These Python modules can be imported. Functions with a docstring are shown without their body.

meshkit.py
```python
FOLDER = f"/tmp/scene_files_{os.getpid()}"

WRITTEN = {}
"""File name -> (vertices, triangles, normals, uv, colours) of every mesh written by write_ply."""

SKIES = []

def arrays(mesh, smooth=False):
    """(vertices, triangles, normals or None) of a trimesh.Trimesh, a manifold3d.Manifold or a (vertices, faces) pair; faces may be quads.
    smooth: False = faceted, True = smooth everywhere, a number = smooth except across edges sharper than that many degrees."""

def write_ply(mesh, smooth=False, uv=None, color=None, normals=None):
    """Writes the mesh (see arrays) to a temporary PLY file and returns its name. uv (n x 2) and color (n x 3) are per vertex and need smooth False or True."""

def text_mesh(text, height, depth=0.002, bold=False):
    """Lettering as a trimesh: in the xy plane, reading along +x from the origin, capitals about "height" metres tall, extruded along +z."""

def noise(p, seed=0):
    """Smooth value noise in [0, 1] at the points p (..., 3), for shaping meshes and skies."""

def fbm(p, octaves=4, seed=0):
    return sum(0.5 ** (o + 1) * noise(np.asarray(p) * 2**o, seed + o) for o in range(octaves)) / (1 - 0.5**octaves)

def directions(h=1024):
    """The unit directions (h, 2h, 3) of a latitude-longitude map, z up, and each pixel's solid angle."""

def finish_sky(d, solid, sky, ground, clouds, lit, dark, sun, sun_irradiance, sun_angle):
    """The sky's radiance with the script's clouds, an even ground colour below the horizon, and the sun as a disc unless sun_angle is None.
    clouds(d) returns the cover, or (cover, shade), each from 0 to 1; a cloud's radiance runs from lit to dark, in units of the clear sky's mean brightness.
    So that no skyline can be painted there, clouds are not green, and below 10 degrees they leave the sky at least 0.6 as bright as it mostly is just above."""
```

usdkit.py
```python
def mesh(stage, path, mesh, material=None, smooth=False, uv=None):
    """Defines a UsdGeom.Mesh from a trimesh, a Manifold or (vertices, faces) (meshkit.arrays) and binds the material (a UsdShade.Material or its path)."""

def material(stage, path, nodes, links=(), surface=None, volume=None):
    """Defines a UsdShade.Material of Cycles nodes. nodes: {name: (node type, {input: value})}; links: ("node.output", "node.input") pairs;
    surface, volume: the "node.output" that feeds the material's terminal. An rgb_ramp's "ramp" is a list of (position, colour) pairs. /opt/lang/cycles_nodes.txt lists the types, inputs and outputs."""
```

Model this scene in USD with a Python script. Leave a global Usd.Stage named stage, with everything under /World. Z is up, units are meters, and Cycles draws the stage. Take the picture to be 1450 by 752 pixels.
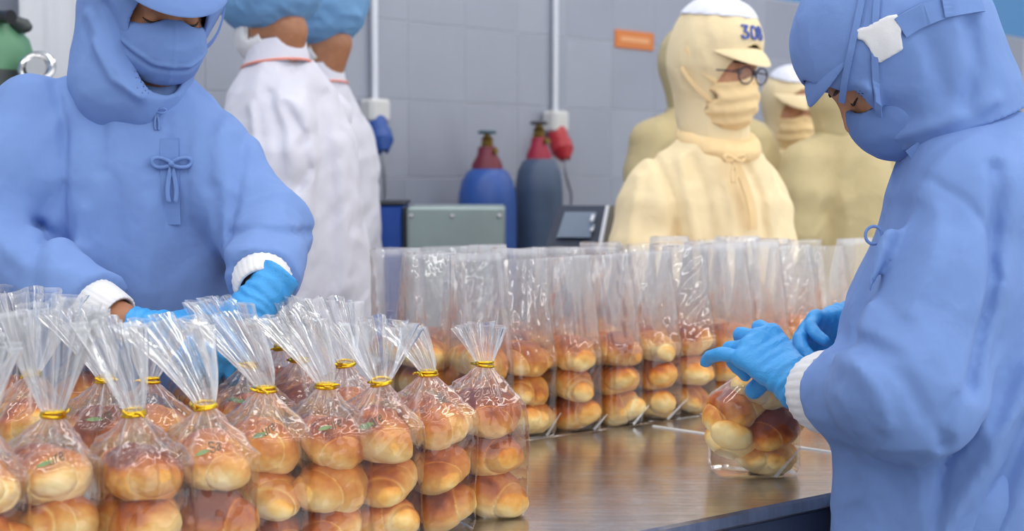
import math, numpy as np, trimesh, usdkit, meshkit
from pxr import Usd, UsdGeom, UsdLux, Gf, Sdf, Vt
stage = Usd.Stage.CreateInMemory()
UsdGeom.SetStageUpAxis(stage, 'Z'); UsdGeom.SetStageMetersPerUnit(stage, 1.0)
UsdGeom.Xform.Define(stage, '/World')
# ------------------------------------------------------------------ camera, sky, exposure
FPX, CAMZ, PITCH = 1900.0, 1.25, math.atan(136 / 1900.0)
cam = UsdGeom.Camera.Define(stage, '/World/camera')
cam.AddTranslateOp().Set((0, 0, CAMZ)); cam.AddRotateXOp().Set(90 - math.degrees(PITCH))
cam.CreateHorizontalApertureAttr(36.0); cam.CreateVerticalApertureAttr(36.0 * 752 / 1450)
cam.CreateFocalLengthAttr(36.0 * FPX / 1450); cam.CreateClippingRangeAttr(Gf.Vec2f(.05, 60))
cam.CreateFStopAttr(4.2); cam.CreateFocusDistanceAttr(1.95)
cam.CreateExposureAttr(-0.12)
DOME, LAMP = 0.62, 8.2
sky = UsdLux.DomeLight.Define(stage, '/World/daylight'); sky.CreateIntensityAttr(DOME); sky.CreateColorAttr(Gf.Vec3f(.93, .96, 1.0))
LAMP_COLOR = (1.0, .98, .96)

FWD = np.array([0, math.cos(PITCH), -math.sin(PITCH)]); UPV = np.array([0, math.sin(PITCH), math.cos(PITCH)]); RGT = np.array([1., 0, 0])
CAM = np.array([0, 0, CAMZ])
def at(px, py, Y):
    d = FWD + (px - 725) / FPX * RGT - (py - 376) / FPX * UPV
    return CAM + d * (Y / d[1])
def nrm(v):
    v = np.asarray(v, float); return v / np.linalg.norm(v)

# ------------------------------------------------------------------ prims
names = {}
def numbered(path):
    k = names.get(path, -1) + 1; names[path] = k
    return path if k == 0 else f'{path}_{k:03d}'
def tag(prim, label=None, cat=None, group=None, kind=None):
    for k, v in (('label', label), ('category', cat), ('group', group), ('kind', kind)):
        if v: prim.SetCustomDataByKey(k, v)
    return prim
def thing(name, label, cat, loc=(0, 0, 0), group=None, kind=None):
    x = UsdGeom.Xform.Define(stage, numbered('/World/' + name)); x.AddTranslateOp().Set(tuple(map(float, loc)))
    return tag(x.GetPrim(), label, cat, group, kind)
def obj(name, mesh, mat, parent=None, label=None, cat=None, group=None, kind=None, smooth=30, attr=None, loc=None):
    base = '/World' if parent is None else str(parent.GetPath())
    path = numbered(base + '/' + name)
    off = np.zeros(3)
    q = parent
    while q is not None and q.GetPath() != Sdf.Path('/World'):
        t = q.GetAttribute('xformOp:translate')
        if t and t.HasAuthoredValue(): off = off + np.array(t.Get())
        q = q.GetParent()
    if loc is None and (parent is not None) and np.any(off):
        if hasattr(mesh, 'vertices'):
            mesh = mesh.copy(); mesh.apply_translation(-off)
        else:
            mesh = (np.asarray(mesh[0]) - off, mesh[1])
    m = usdkit.mesh(stage, path, mesh, MAT[mat], smooth=smooth)
    if loc is not None: m.AddTranslateOp().Set(tuple(map(float, loc)))
    if attr:
        for k, v in attr.items():
            UsdGeom.PrimvarsAPI(m).CreatePrimvar(k, Sdf.ValueTypeNames.FloatArray, 'vertex').Set(Vt.FloatArray.FromNumpy(np.asarray(v, np.float32)))
    return tag(m.GetPrim(), label, cat, group, kind)

# ------------------------------------------------------------------ mesh helpers
def join(*ms):
    ms = [m if isinstance(m, trimesh.Trimesh) else trimesh.Trimesh(*m, process=False) for m in ms]
    return trimesh.util.concatenate(ms)
def frame_box(c, ax, size, bev=0.0):
    """box with centre c, axes ax (3 unit rows), full size; bevelled"""
    s = np.asarray(size, float) / 2
    b = min(bev, *(s * .49))
    if b <= 0:
        m = trimesh.creation.box(2 * s)
    else:
        pts = []
        for sx in (-1, 1):
            for sy in (-1, 1):
                for sz in (-1, 1):
                    for k in range(3):
                        q = s - b; q[k] = s[k]
                        pts.append(q * (sx, sy, sz))
        m = trimesh.convex.convex_hull(np.array(pts))
    m.vertices = m.vertices @ np.asarray(ax, float) + np.asarray(c, float)
    return m
I3 = np.eye(3)
def tube(pts, rad, n=10, cap=True):
    p = np.asarray(pts, float); N = len(p); rad = np.broadcast_to(np.asarray(rad, float), (N,))
    t = np.gradient(p, axis=0); t /= np.linalg.norm(t, axis=1, keepdims=True) + 1e-12
    a = np.zeros_like(p); ref = np.array([0, 0, 1.]) if abs(t[0, 2]) < .9 else np.array([1., 0, 0])
    a[0] = nrm(np.cross(t[0], ref))
    for i in range(1, N):
        v = a[i - 1] - t[i] * (a[i - 1] @ t[i]); a[i] = nrm(v)
    b = np.cross(t, a); g = np.arange(n) * 2 * np.pi / n
    v = p[:, None] + rad[:, None, None] * (np.cos(g)[None, :, None] * a[:, None] + np.sin(g)[None, :, None] * b[:, None])
    i, j = np.meshgrid(np.arange(N - 1), np.arange(n), indexing='ij')
    q = np.stack([i * n + j, i * n + (j + 1) % n, (i + 1) * n + (j + 1) % n, (i + 1) * n + j], -1).reshape(-1, 4)
    f = np.vstack([q[:, [0, 1, 2]], q[:, [0, 2, 3]]]); v = v.reshape(-1, 3)
    if cap:
        k = len(v); v = np.vstack([v, p[0], p[-1]])
        jj = np.arange(n)
        f = np.vstack([f, np.stack([np.full(n, k), (jj + 1) % n, jj], 1), np.stack([np.full(n, k + 1), (N - 1) * n + jj, (N - 1) * n + (jj + 1) % n], 1)])
    return trimesh.Trimesh(v, f, process=False)
def lathe(prof, c=(0, 0, 0), n=40, ax=I3):
    prof = np.asarray(prof, float)
    pts = np.stack([np.zeros(len(prof)), np.zeros(len(prof)), prof[:, 1]], 1)
    g = np.arange(n) * 2 * np.pi / n
    v = np.stack([prof[:, 0, None] * np.cos(g), prof[:, 0, None] * np.sin(g), np.repeat(prof[:, 1, None], n, 1)], -1).reshape(-1, 3)
    i, j = np.meshgrid(np.arange(len(prof) - 1), np.arange(n), indexing='ij')
    q = np.stack([i * n + j, i * n + (j + 1) % n, (i + 1) * n + (j + 1) % n, (i + 1) * n + j], -1).reshape(-1, 4)
    m = trimesh.Trimesh(v @ np.asarray(ax) + np.asarray(c), np.vstack([q[:, [0, 1, 2]], q[:, [0, 2, 3]]]), process=False)
    return m
def grid_faces(nu, nv, wrap=False):
    i, j = np.meshgrid(np.arange(nu - 1), np.arange(nv if wrap else nv - 1), indexing='ij')
    q = np.stack([i * nv + j, i * nv + (j + 1) % nv, (i + 1) * nv + (j + 1) % nv, (i + 1) * nv + j], -1).reshape(-1, 4)
    return np.vstack([q[:, [0, 1, 2]], q[:, [0, 2, 3]]])
def spline(pts, n):
    from scipy.interpolate import CubicSpline
    p = np.asarray(pts, float); s = np.r_[0, np.cumsum(np.linalg.norm(np.diff(p, axis=0), axis=1))]
    return CubicSpline(s, p)(np.linspace(0, s[-1], n)) if len(p) > 2 else np.linspace(p[0], p[-1], n)
def ribbon(pts, nor, width, thick=.0015, n=24):
    """a flat strap along pts, lying with surface normal nor (per control point)"""
    p = spline(pts, n); no = spline(np.asarray(nor, float) if np.ndim(nor) == 2 else np.repeat([nor], len(pts), 0) + 1e-9 * np.arange(len(pts))[:, None], n)
    t = np.gradient(p, axis=0); t /= np.linalg.norm(t, axis=1, keepdims=True)
    no = no - t * (no * t).sum(1, keepdims=True); no /= np.linalg.norm(no, axis=1, keepdims=True)
    s = np.cross(t, no); w = np.broadcast_to(np.asarray(width, float), (n,))[:, None] / 2
    ring = np.stack([p - s * w - no * thick, p + s * w - no * thick, p + s * w + no * thick, p - s * w + no * thick], 1).reshape(-1, 3)
    f = grid_faces(n, 4, True); k = (n - 1) * 4
    f = np.vstack([f, [[0, 2, 1], [0, 3, 2], [k, k + 1, k + 2], [k, k + 2, k + 3]]])
    return trimesh.Trimesh(ring, f, process=False)

# ------------------------------------------------------------------ signed distance modelling
def smin(a, b, k):
    h = np.clip(.5 + .5 * (b - a) / k, 0, 1)
    return b + (a - b) * h - k * h * (1 - h)
def smax(a, b, k): return -smin(-a, -b, k)
def dcone(p, a, b, ra, rb):
    a = np.asarray(a, float); ba = np.asarray(b, float) - a
    t = np.clip((p - a) @ ba / (ba @ ba + 1e-12), 0, 1)
    return np.linalg.norm(p - a - t[:, None] * ba, axis=1) - (ra + (rb - ra) * t)
def dell(p, c, r, ax=None):
    q = p - np.asarray(c, float)
    if ax is not None: q = q @ np.asarray(ax, float).T
    k = np.linalg.norm(q / r, axis=1)
    return (k - 1) * np.min(r) if ax is None and False else k * (k - 1) / (np.linalg.norm(q / np.square(r), axis=1) + 1e-9)
def dchain(p, pts, rad, k=.0):
    d = None
    for i in range(len(pts) - 1):
        e = dcone(p, pts[i], pts[i + 1], rad[i], rad[i + 1])
        d = e if d is None else (smin(d, e, k) if k else np.minimum(d, e))
    return d
def dpoly(p, pts):
    """unsigned distance to a polyline"""
    return dchain(p, pts, [0] * len(pts))
def crease(p, pts, width, depth, axis=np.array([0, 1., 0]), squash=.05):
    """adds a groove (depth > 0) or ridge (depth < 0) along a polyline; distance along axis counts less"""
    M = np.eye(3) - (1 - squash) * np.outer(axis, axis)
    q = p @ M; a = np.asarray(pts, float) @ M
    lo, hi = a.min(0) - 3 * width, a.max(0) + 3 * width
    out = np.zeros(len(p)); k = np.all((q > lo) & (q < hi), axis=1)
    if k.any():
        d = dpoly(q[k], a); out[k] = depth * np.exp(-(d / width) ** 2)
    return out
def near(p, c, R, fn, far=.5):
    d = np.linalg.norm(p - np.asarray(c), axis=1); k = d < R
    out = np.maximum(d - R * .7, .02) + 0 * d
    if k.any(): out[k] = fn(p[k])
    return out
def mesh_sdf(fn, lo, hi, h, smooth_it=1, C=4, grow=1.0):
    lo = np.asarray(lo, float); n = (np.ceil((np.asarray(hi, float) - lo) / (h * C)).astype(int) + 1)
    H = h * C
    gc = np.stack(np.meshgrid(*[lo[k] + H * (np.arange(n[k]) + .5) - h / 2 for k in range(3)], indexing='ij'), -1).reshape(-1, 3)
    vc = fn(gc).astype(np.float32)
    act = np.abs(vc) < H * 1.6 * grow
    V = np.repeat(np.repeat(np.repeat(vc.reshape(n), C, 0), C, 1), C, 2)
    idx = np.argwhere(act.reshape(n))
    o = np.stack(np.meshgrid(*[np.arange(C)] * 3, indexing='ij'), -1).reshape(-1, 3)
    fi = (idx[:, None] * C + o[None]).reshape(-1, 3)
    val = np.empty(len(fi), np.float32)
    for s in range(0, len(fi), 400000):
        val[s:s + 400000] = fn(lo + h * fi[s:s + 400000])
    V[fi[:, 0], fi[:, 1], fi[:, 2]] = val
    return surface_nets(V, lo, h, smooth_it)
def surface_nets(V, lo, h, smooth_it=1):
    S = V < 0; nx, ny, nz = V.shape
    cnt = np.zeros((nx - 1, ny - 1, nz - 1), np.int8)
    for a in (0, 1):
        for b in (0, 1):
            for c in (0, 1):
                cnt += S[a:nx - 1 + a, b:ny - 1 + b, c:nz - 1 + c]
    mask = (cnt > 0) & (cnt < 8)
    cells = np.argwhere(mask)
    idx = np.full(mask.shape, -1, np.int32); idx[mask] = np.arange(len(cells))
    acc = np.zeros((len(cells), 3)); num = np.zeros(len(cells))
    for ax in range(3):
        o1, o2 = [k for k in range(3) if k != ax]
        for a in (0, 1):
            for b in (0, 1):
                off = np.zeros(3, int); off[o1] = a; off[o2] = b
                p0 = cells + off; p1 = p0.copy(); p1[:, ax] += 1
                v0 = V[p0[:, 0], p0[:, 1], p0[:, 2]]; v1 = V[p1[:, 0], p1[:, 1], p1[:, 2]]
                k = (v0 < 0) != (v1 < 0)
                t = v0[k] / (v0[k] - v1[k])
                q = p0[k].astype(float); q[:, ax] += t
                acc[k] += q; num[k] += 1
    v = acc / num[:, None]
    F = []
    for ax in range(3):
        o1, o2 = (ax + 1) % 3, (ax + 2) % 3
        s0 = [slice(None)] * 3; s1 = [slice(None)] * 3
        s0[ax] = slice(0, -1); s1[ax] = slice(1, None)
        e = np.argwhere(S[tuple(s0)] != S[tuple(s1)])
        ok = (e[:, o1] > 0) & (e[:, o2] > 0) & (e[:, o1] < V.shape[o1] - 1) & (e[:, o2] < V.shape[o2] - 1)
        e = e[ok]; inside = S[e[:, 0], e[:, 1], e[:, 2]]
        def cell(d1, d2):
            q = e.copy(); q[:, o1] -= d1; q[:, o2] -= d2
            return idx[q[:, 0], q[:, 1], q[:, 2]]
        a, b, c, d = cell(1, 1), cell(0, 1), cell(0, 0), cell(1, 0)
        q = np.stack([a, b, c, d], 1); q[~inside] = q[~inside][:, ::-1]
        F.append(q)
    q = np.vstack(F); q = q[(q >= 0).all(1)]
    v = lo + h * v
    f = np.vstack([q[:, [0, 1, 2]], q[:, [0, 2, 3]]])
    m = trimesh.Trimesh(v, f, process=False)
    if smooth_it:
        import scipy.sparse as sp
        e = np.vstack([f[:, [0, 1]], f[:, [1, 2]], f[:, [2, 0]]]); e = np.vstack([e, e[:, ::-1]])
        A = sp.coo_matrix((np.ones(len(e)), (e[:, 0], e[:, 1])), (len(v), len(v))).tocsr(); A.data[:] = 1
        D = 1 / np.maximum(np.asarray(A.sum(1)).ravel(), 1)
        for _ in range(smooth_it):
            v = v + .5 * (A @ v * D[:, None] - v)
            v = v - .52 * (A @ v * D[:, None] - v)
        m = trimesh.Trimesh(v, f, process=False)
    return m
def fold_noise(p, scale, seed=0, octaves=2):
    q = p * np.asarray(scale) + 37.3
    n = meshkit.fbm(q, octaves, seed)
    return np.abs(n - .5) * 2 - .35

# ------------------------------------------------------------------ materials
MAT = {}
def mat(name, nodes, links=(), surface='p.BSDF'):
    MAT[name] = usdkit.material(stage, '/World/Looks/' + name, nodes, links, surface)
def plain(name, col, rough=.5, metal=0, spec=.5, bump=0, bscale=200, vary=0, vscale=6, **kw):
    n = {'p': ('principled_bsdf', {'base_color': col, 'roughness': rough, 'metallic': metal, 'specular_ior_level': spec, **kw})}; L = []
    if bump or vary: n['g'] = ('texture_coordinate', {})
    if bump:
        n['n'] = ('noise_texture', {'scale': bscale, 'detail': 3}); n['b'] = ('bump', {'strength': bump, 'distance': .002})
        L += [('g.object', 'n.vector'), ('n.fac', 'b.height'), ('b.normal', 'p.normal')]
    if vary:
        c = np.array(col)
        n['v'] = ('noise_texture', {'scale': vscale, 'detail': 4, 'roughness': .6})
        n['r'] = ('rgb_ramp', {'ramp': [(.3, tuple(c * (1 - vary))), (.7, tuple(np.minimum(1, c * (1 + vary))))]})
        L += [('g.object', 'v.vector'), ('v.fac', 'r.fac'), ('r.color', 'p.base_color')]
    mat(name, n, L)
def S(r, g, b):
    c = np.array([r, g, b]) / 255.0
    return tuple(np.where(c <= .04045, c / 12.92, ((c + .055) / 1.055) ** 2.4))
def cloth(name, col, weave=1400, rough=.9, wr=.35, sheen=.15):
    mat(name, {'g': ('texture_coordinate', {}), 'n': ('noise_texture', {'scale': weave, 'detail': 1}),
               'w': ('noise_texture', {'scale': 16, 'detail': 2.5, 'roughness': .5, 'distortion': .25}),
               's': ('math', {'math_type': 'multiply', 'value2': 3.0}), 'a': ('math', {'math_type': 'multiply', 'value2': .12}),
               'h': ('math', {'math_type': 'add'}),
               'b': ('bump', {'strength': wr, 'distance': .006}),
               'p': ('principled_bsdf', {'base_color': col, 'roughness': rough, 'specular_ior_level': .2, 'sheen_weight': sheen, 'sheen_roughness': .5, 'sheen_tint': tuple(np.array(col) * .5 + .5)})},
        [('g.object', 'n.vector'), ('g.object', 'w.vector'), ('w.fac', 's.value1'), ('n.fac', 'a.value1'), ('s.value', 'h.value1'), ('a.value', 'h.value2'), ('h.value', 'b.height'), ('b.normal', 'p.normal')])
cloth('blue_cloth', S(117, 147, 203), sheen=.08)
cloth('blue_trim', S(112, 142, 198), sheen=.08)
cloth('white_coat', S(214, 214, 226))
cloth('cream_cloth', S(240, 220, 178))
cloth('cream_shade', S(244, 214, 162))
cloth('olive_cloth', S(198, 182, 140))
cloth('white_knit', S(226, 226, 228), weave=500)
cloth('pink_piping', S(240, 150, 130))
cloth('white_mask', S(225, 225, 228))
cloth('navy_cloth', S(60, 74, 110))
cloth('cap_white', S(230, 232, 245))
plain('embroidery', S(70, 95, 170), .8)
plain('skin', S(196, 140, 104), .5, vary=.1, vscale=60, subsurface_weight=0.0)
plain('skin_dark', S(165, 112, 80), .5, vary=.1, vscale=60)
plain('hair', S(24, 18, 16), .5)
plain('eye', S(30, 22, 20), .2)
plain('rubber_white', S(220, 220, 220), .4)
plain('spectacle', S(60, 50, 70), .25)
mat('glove', {'g': ('texture_coordinate', {}), 'n': ('noise_texture', {'scale': 55, 'detail': 4, 'roughness': .6, 'distortion': 1.2}), 'b': ('bump', {'strength': .45, 'distance': .004}),
              'p': ('principled_bsdf', {'base_color': S(66, 160, 228), 'roughness': .42, 'specular_ior_level': .4})},
    [('g.object', 'n.vector'), ('n.fac', 'b.height'), ('b.normal', 'p.normal')])
# bread: baked crust from a per-vertex "bake" value plus fine mottling
def bread(name, shift):
    mat(name, {'a': ('attribute', {'attribute': 'bake'}), 'g': ('texture_coordinate', {}), 'n': ('noise_texture', {'scale': 34, 'detail': 5, 'roughness': .6}),
               'm': ('map_range', {'from_min': .3, 'from_max': .7, 'to_min': -.16 + shift, 'to_max': .16 + shift}), 's': ('math', {'math_type': 'add', 'use_clamp': True}),
               'r': ('rgb_ramp', {'ramp': [(0, S(250, 228, 172)), (.22, S(246, 212, 142)), (.42, S(236, 178, 94)), (.62, S(216, 138, 60)), (.8, S(186, 98, 38)), (1, S(128, 56, 24))]}),
               'f': ('noise_texture', {'scale': 260, 'detail': 3}), 'b': ('bump', {'strength': .2, 'distance': .0015}),
               'p': ('principled_bsdf', {'roughness': .42, 'specular_ior_level': .35, 'subsurface_weight': .0})},
        [('g.object', 'n.vector'), ('g.object', 'f.vector'), ('n.fac', 'm.value'), ('a.fac', 's.value1'), ('m.result', 's.value2'), ('s.value', 'r.fac'), ('r.color', 'p.base_color'), ('f.fac', 'b.height'), ('b.normal', 'p.normal')])
for k, s in enumerate((-.12, -.03, .05, .14, .24)): bread(f'bread_crust_{"abcde"[k]}', s)
# clear film: mostly see-through, thin-film mirror, a little milky
def film(name, milk, refl, rough, tint=(1, 1, 1), attr=True):
    n = {'fr': ('fresnel', {'IOR': 1.5}), 'k': ('math', {'math_type': 'multiply', 'value2': refl, 'use_clamp': True}), 'k2': ('math', {'math_type': 'minimum', 'value2': .55}),
         't': ('transparent_bsdf', {'color': tint}), 'g': ('glossy_bsdf', {'roughness': rough, 'color': (1, 1, 1)}),
         'd': ('diffuse_bsdf', {'color': (.93, .94, .97)}), 'l': ('translucent_bsdf', {'color': (.93, .94, .97)}), 'dl': ('mix_closure', {'fac': .5}),
         'm1': ('mix_closure', {'fac': milk}), 'm2': ('mix_closure', {})}
    L = [('fr.fac', 'k.value1'), ('k.value', 'k2.value1'), ('d.BSDF', 'dl.closure1'), ('l.BSDF', 'dl.closure2'), ('t.BSDF', 'm1.closure1'), ('dl.closure', 'm1.closure2'),
         ('k2.value', 'm2.fac'), ('m1.closure', 'm2.closure1'), ('g.BSDF', 'm2.closure2')]
    if attr: n['hz'] = ('attribute', {'attribute': 'haze'}); L.append(('hz.fac', 'm1.fac'))
    mat(name, n, L, 'm2.closure')
film('film_tied', .035, 1.25, .035)
film('film_frill', .17, 2.0, .05)
film('film_open', .04, 1.3, .04)
film('film_seam', .3, 1.5, .12, attr=False)
mat('gold_foil', {'g': ('texture_coordinate', {}), 'n': ('noise_texture', {'scale': 300, 'detail': 2}), 'b': ('bump', {'strength': .5, 'distance': .002}),
                  'p': ('principled_bsdf', {'base_color': S(226, 186, 50), 'metallic': 1.0, 'roughness': .22})}, [('g.object', 'n.vector'), ('n.fac', 'b.height'), ('b.normal', 'p.normal')])
plain('print_dark', S(84, 92, 84), .5)
plain('print_green', S(120, 142, 96), .5)
# brushed, smeared stainless top
mat('steel_top', {'g': ('texture_coordinate', {}), 'mp': ('mapping', {'scale': (2.5, 30, 1), 'rotation': (0, 0, .61)}), 'n': ('noise_texture', {'scale': 3, 'detail': 6, 'roughness': .65}),
                  'v': ('noise_texture', {'scale': 7, 'detail': 5, 'roughness': .6}), 'rr': ('map_range', {'from_min': .3, 'from_max': .7, 'to_min': .10, 'to_max': .26}),
                  'c': ('rgb_ramp', {'ramp': [(.3, (.44, .41, .40)), (.7, (.62, .585, .575))]}), 'b': ('bump', {'strength': .08, 'distance': .004}),
                  'p': ('principled_bsdf', {'metallic': .9, 'roughness': .25})},
    [('g.object', 'mp.vector'), ('mp.vector', 'n.vector'), ('g.object', 'v.vector'), ('v.fac', 'rr.value'), ('rr.result', 'p.roughness'), ('n.fac', 'c.fac'), ('c.color', 'p.base_color'), ('n.fac', 'b.height'), ('b.normal', 'p.normal')])
plain('steel', (.55, .56, .58), .35, .9)
plain('steel_dull', S(150, 162, 165), .45, .35)
plain('apron_steel', S(74, 82, 104), .4, .3)
plain('tile_grey', S(148, 153, 168), .32, vary=.03, vscale=4)
plain('tile_grey_pale', S(153, 158, 173), .32, vary=.03, vscale=4)
plain('grout', S(186, 190, 200), .8)
plain('wall_blue', S(86, 140, 192), .7)
plain('wall_paint', S(205, 208, 214), .8)
plain('floor_epoxy', S(130, 132, 135), .4, vary=.1)
plain('ceiling_white', S(225, 226, 228), .8)
plain('conduit', S(214, 218, 228), .4)
plain('box_white', S(205, 206, 206), .5)
plain('plug_blue', S(30, 74, 150), .4)
plain('plug_red', S(170, 30, 44), .4)
plain('cable_grey', S(150, 154, 166), .5)
plain('sign_orange', S(206, 122, 62), .6)
plain('sign_pale', S(222, 160, 112), .6)
plain('tank_blue', S(44, 84, 160), .4, vary=.12, vscale=5)
plain('tank_slate', S(70, 88, 116), .45, vary=.15, vscale=5)
plain('tank_maroon', S(110, 32, 52), .45)
plain('tank_crimson', S(158, 26, 60), .45)
plain('brass', S(150, 125, 70), .35, .8)
plain('wheel_teal', S(40, 80, 95), .5)
plain('wheel_dark', S(55, 52, 62), .5)
plain('cab_blue', S(22, 72, 160), .4)
plain('cab_dark', S(34, 38, 46), .5)
plain('panel_grey', S(142, 158, 158), .4, .2, vary=.06)
plain('console_navy', S(36, 50, 76), .45)
plain('screen_grey', S(104, 122, 146), .25)
plain('console_side', S(96, 92, 82), .5)
plain('machine_green', S(92, 142, 108), .45)
plain('machine_dark', S(66, 72, 72), .5)
plain('black_plastic', S(28, 28, 30), .35)
plain('chrome', (.7, .7, .7), .2, 1)
plain('boot_white', S(215, 215, 215), .4)
mat('lamp_glow', {'e': ('emission', {'color': LAMP_COLOR, 'strength': 3.0})}, [], 'e.emission')
mat('bouffant', {'g': ('texture_coordinate', {}), 'n': ('noise_texture', {'scale': 40, 'detail': 4, 'roughness': .6, 'distortion': .8}), 'b': ('bump', {'strength': .5, 'distance': .006}),
                 'd': ('principled_bsdf', {'base_color': S(128, 178, 226), 'roughness': .6}), 'l': ('translucent_bsdf', {'color': S(128, 178, 226)}), 'm': ('mix_closure', {'fac': .25})},
    [('g.object', 'n.vector'), ('n.fac', 'b.height'), ('b.normal', 'd.normal'), ('d.BSDF', 'm.closure1'), ('l.BSDF', 'm.closure2')], 'm.closure')
mat('lens', {'t': ('transparent_bsdf', {'color': (.96, .95, .97)}), 'g': ('glossy_bsdf', {'roughness': .05}), 'm': ('mix_closure', {'fac': .03})},
    [('t.BSDF', 'm.closure1'), ('g.BSDF', 'm.closure2')], 'm.closure')
# ------------------------------------------------------------------ the hall
W0 = np.array([-.07, 5.30]); WE = np.array([.7071, .7071]); WN = np.array([.7071, -.7071])     # back wall: a point, its direction, its inward normal
def wp(t, s, z): q = W0 + WE * t + WN * s; return np.array([q[0], q[1], z])
WAX = np.array([[WE[0], WE[1], 0], [WN[0], WN[1], 0], [0, 0, 1]])                                # box axes along the wall
T0, T1, S1, ZC = -6.5, 8.5, 8.0, 3.3
obj('floor', frame_box(wp((T0 + T1) / 2, S1 / 2, -.05), WAX, (T1 - T0, S1, .1)), 'floor_epoxy', label='smooth grey floor of the hall', kind='structure')
obj('ceiling', frame_box(wp((T0 + T1) / 2, S1 / 2, ZC + .05), WAX, (T1 - T0, S1, .1)), 'ceiling_white', label='white flat ceiling of the hall', kind='structure')
wb = thing('wall_back', 'grey tiled back wall with a blue painted band on top', None, kind='structure')
obj('backing', frame_box(wp((T0 + T1) / 2, -.0512, ZC / 2), WAX, (T1 - T0, .1, ZC)), 'grout', wb)
obj('painted_band', frame_box(wp((T0 + T1) / 2, -.005, (2.085 + ZC) / 2), WAX, (T1 - T0, .014, ZC - 2.085)), 'wall_blue', wb, label='blue painted band above the tiles')
TP = .287
for r in range(6):
    for c in range(26):
        t = -2.6 + TP * c; z = 2.08 - TP * (r + .5)
        if t > 4.95: continue
        obj('tile', frame_box(wp(t, -.0075, z), WAX, (TP - .0035, .018, TP - .0035), .0015), ('tile_grey', 'tile_grey_pale')[(c * 7 + r * 3) % 5 == 0], wb, smooth=False)
obj('wall_left', frame_box(wp(T0 - .05, S1 / 2, ZC / 2), WAX, (.1, S1, ZC)), 'wall_paint', label='pale painted left wall of the hall', kind='structure')
obj('wall_right', frame_box(wp(T1 + .05, S1 / 2, ZC / 2), WAX, (.1, S1, ZC)), 'wall_paint', label='pale painted right wall of the hall', kind='structure')
# fluorescent fixtures in rows on the ceiling
k = 0
for t in (-5.6, -4.2, -2.8, -1.4, 0.0, 1.6, 3.4, 5.4):
    for s in (.9, 2.35, 3.8, 5.6, 7.2):
        c = wp(t, s, 0)
        l = thing('ceiling_lamp', 'white fluorescent ceiling lamp in the rows above the hall', 'lamp', (c[0], c[1], ZC), 'ceiling lamps'); k += 1
        obj('housing', frame_box((c[0], c[1], ZC - .04), WAX, (1.25, .34, .08), .01), 'ceiling_white', l)
        for o in (-.08, .08): obj('tube', tube([wp(t - .6, s + o, ZC - .1), wp(t + .6, s + o, ZC - .1)], .013, 10), 'lamp_glow', l)
        L = UsdLux.RectLight.Define(stage, str(l.GetPath()) + '/light'); L.CreateWidthAttr(1.2); L.CreateHeightAttr(.30)
        L.AddTranslateOp().Set((0, 0, -.12)); L.AddRotateZOp().Set(45.0)
        L.CreateIntensityAttr(LAMP); L.CreateColorAttr(Gf.Vec3f(*LAMP_COLOR))

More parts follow.
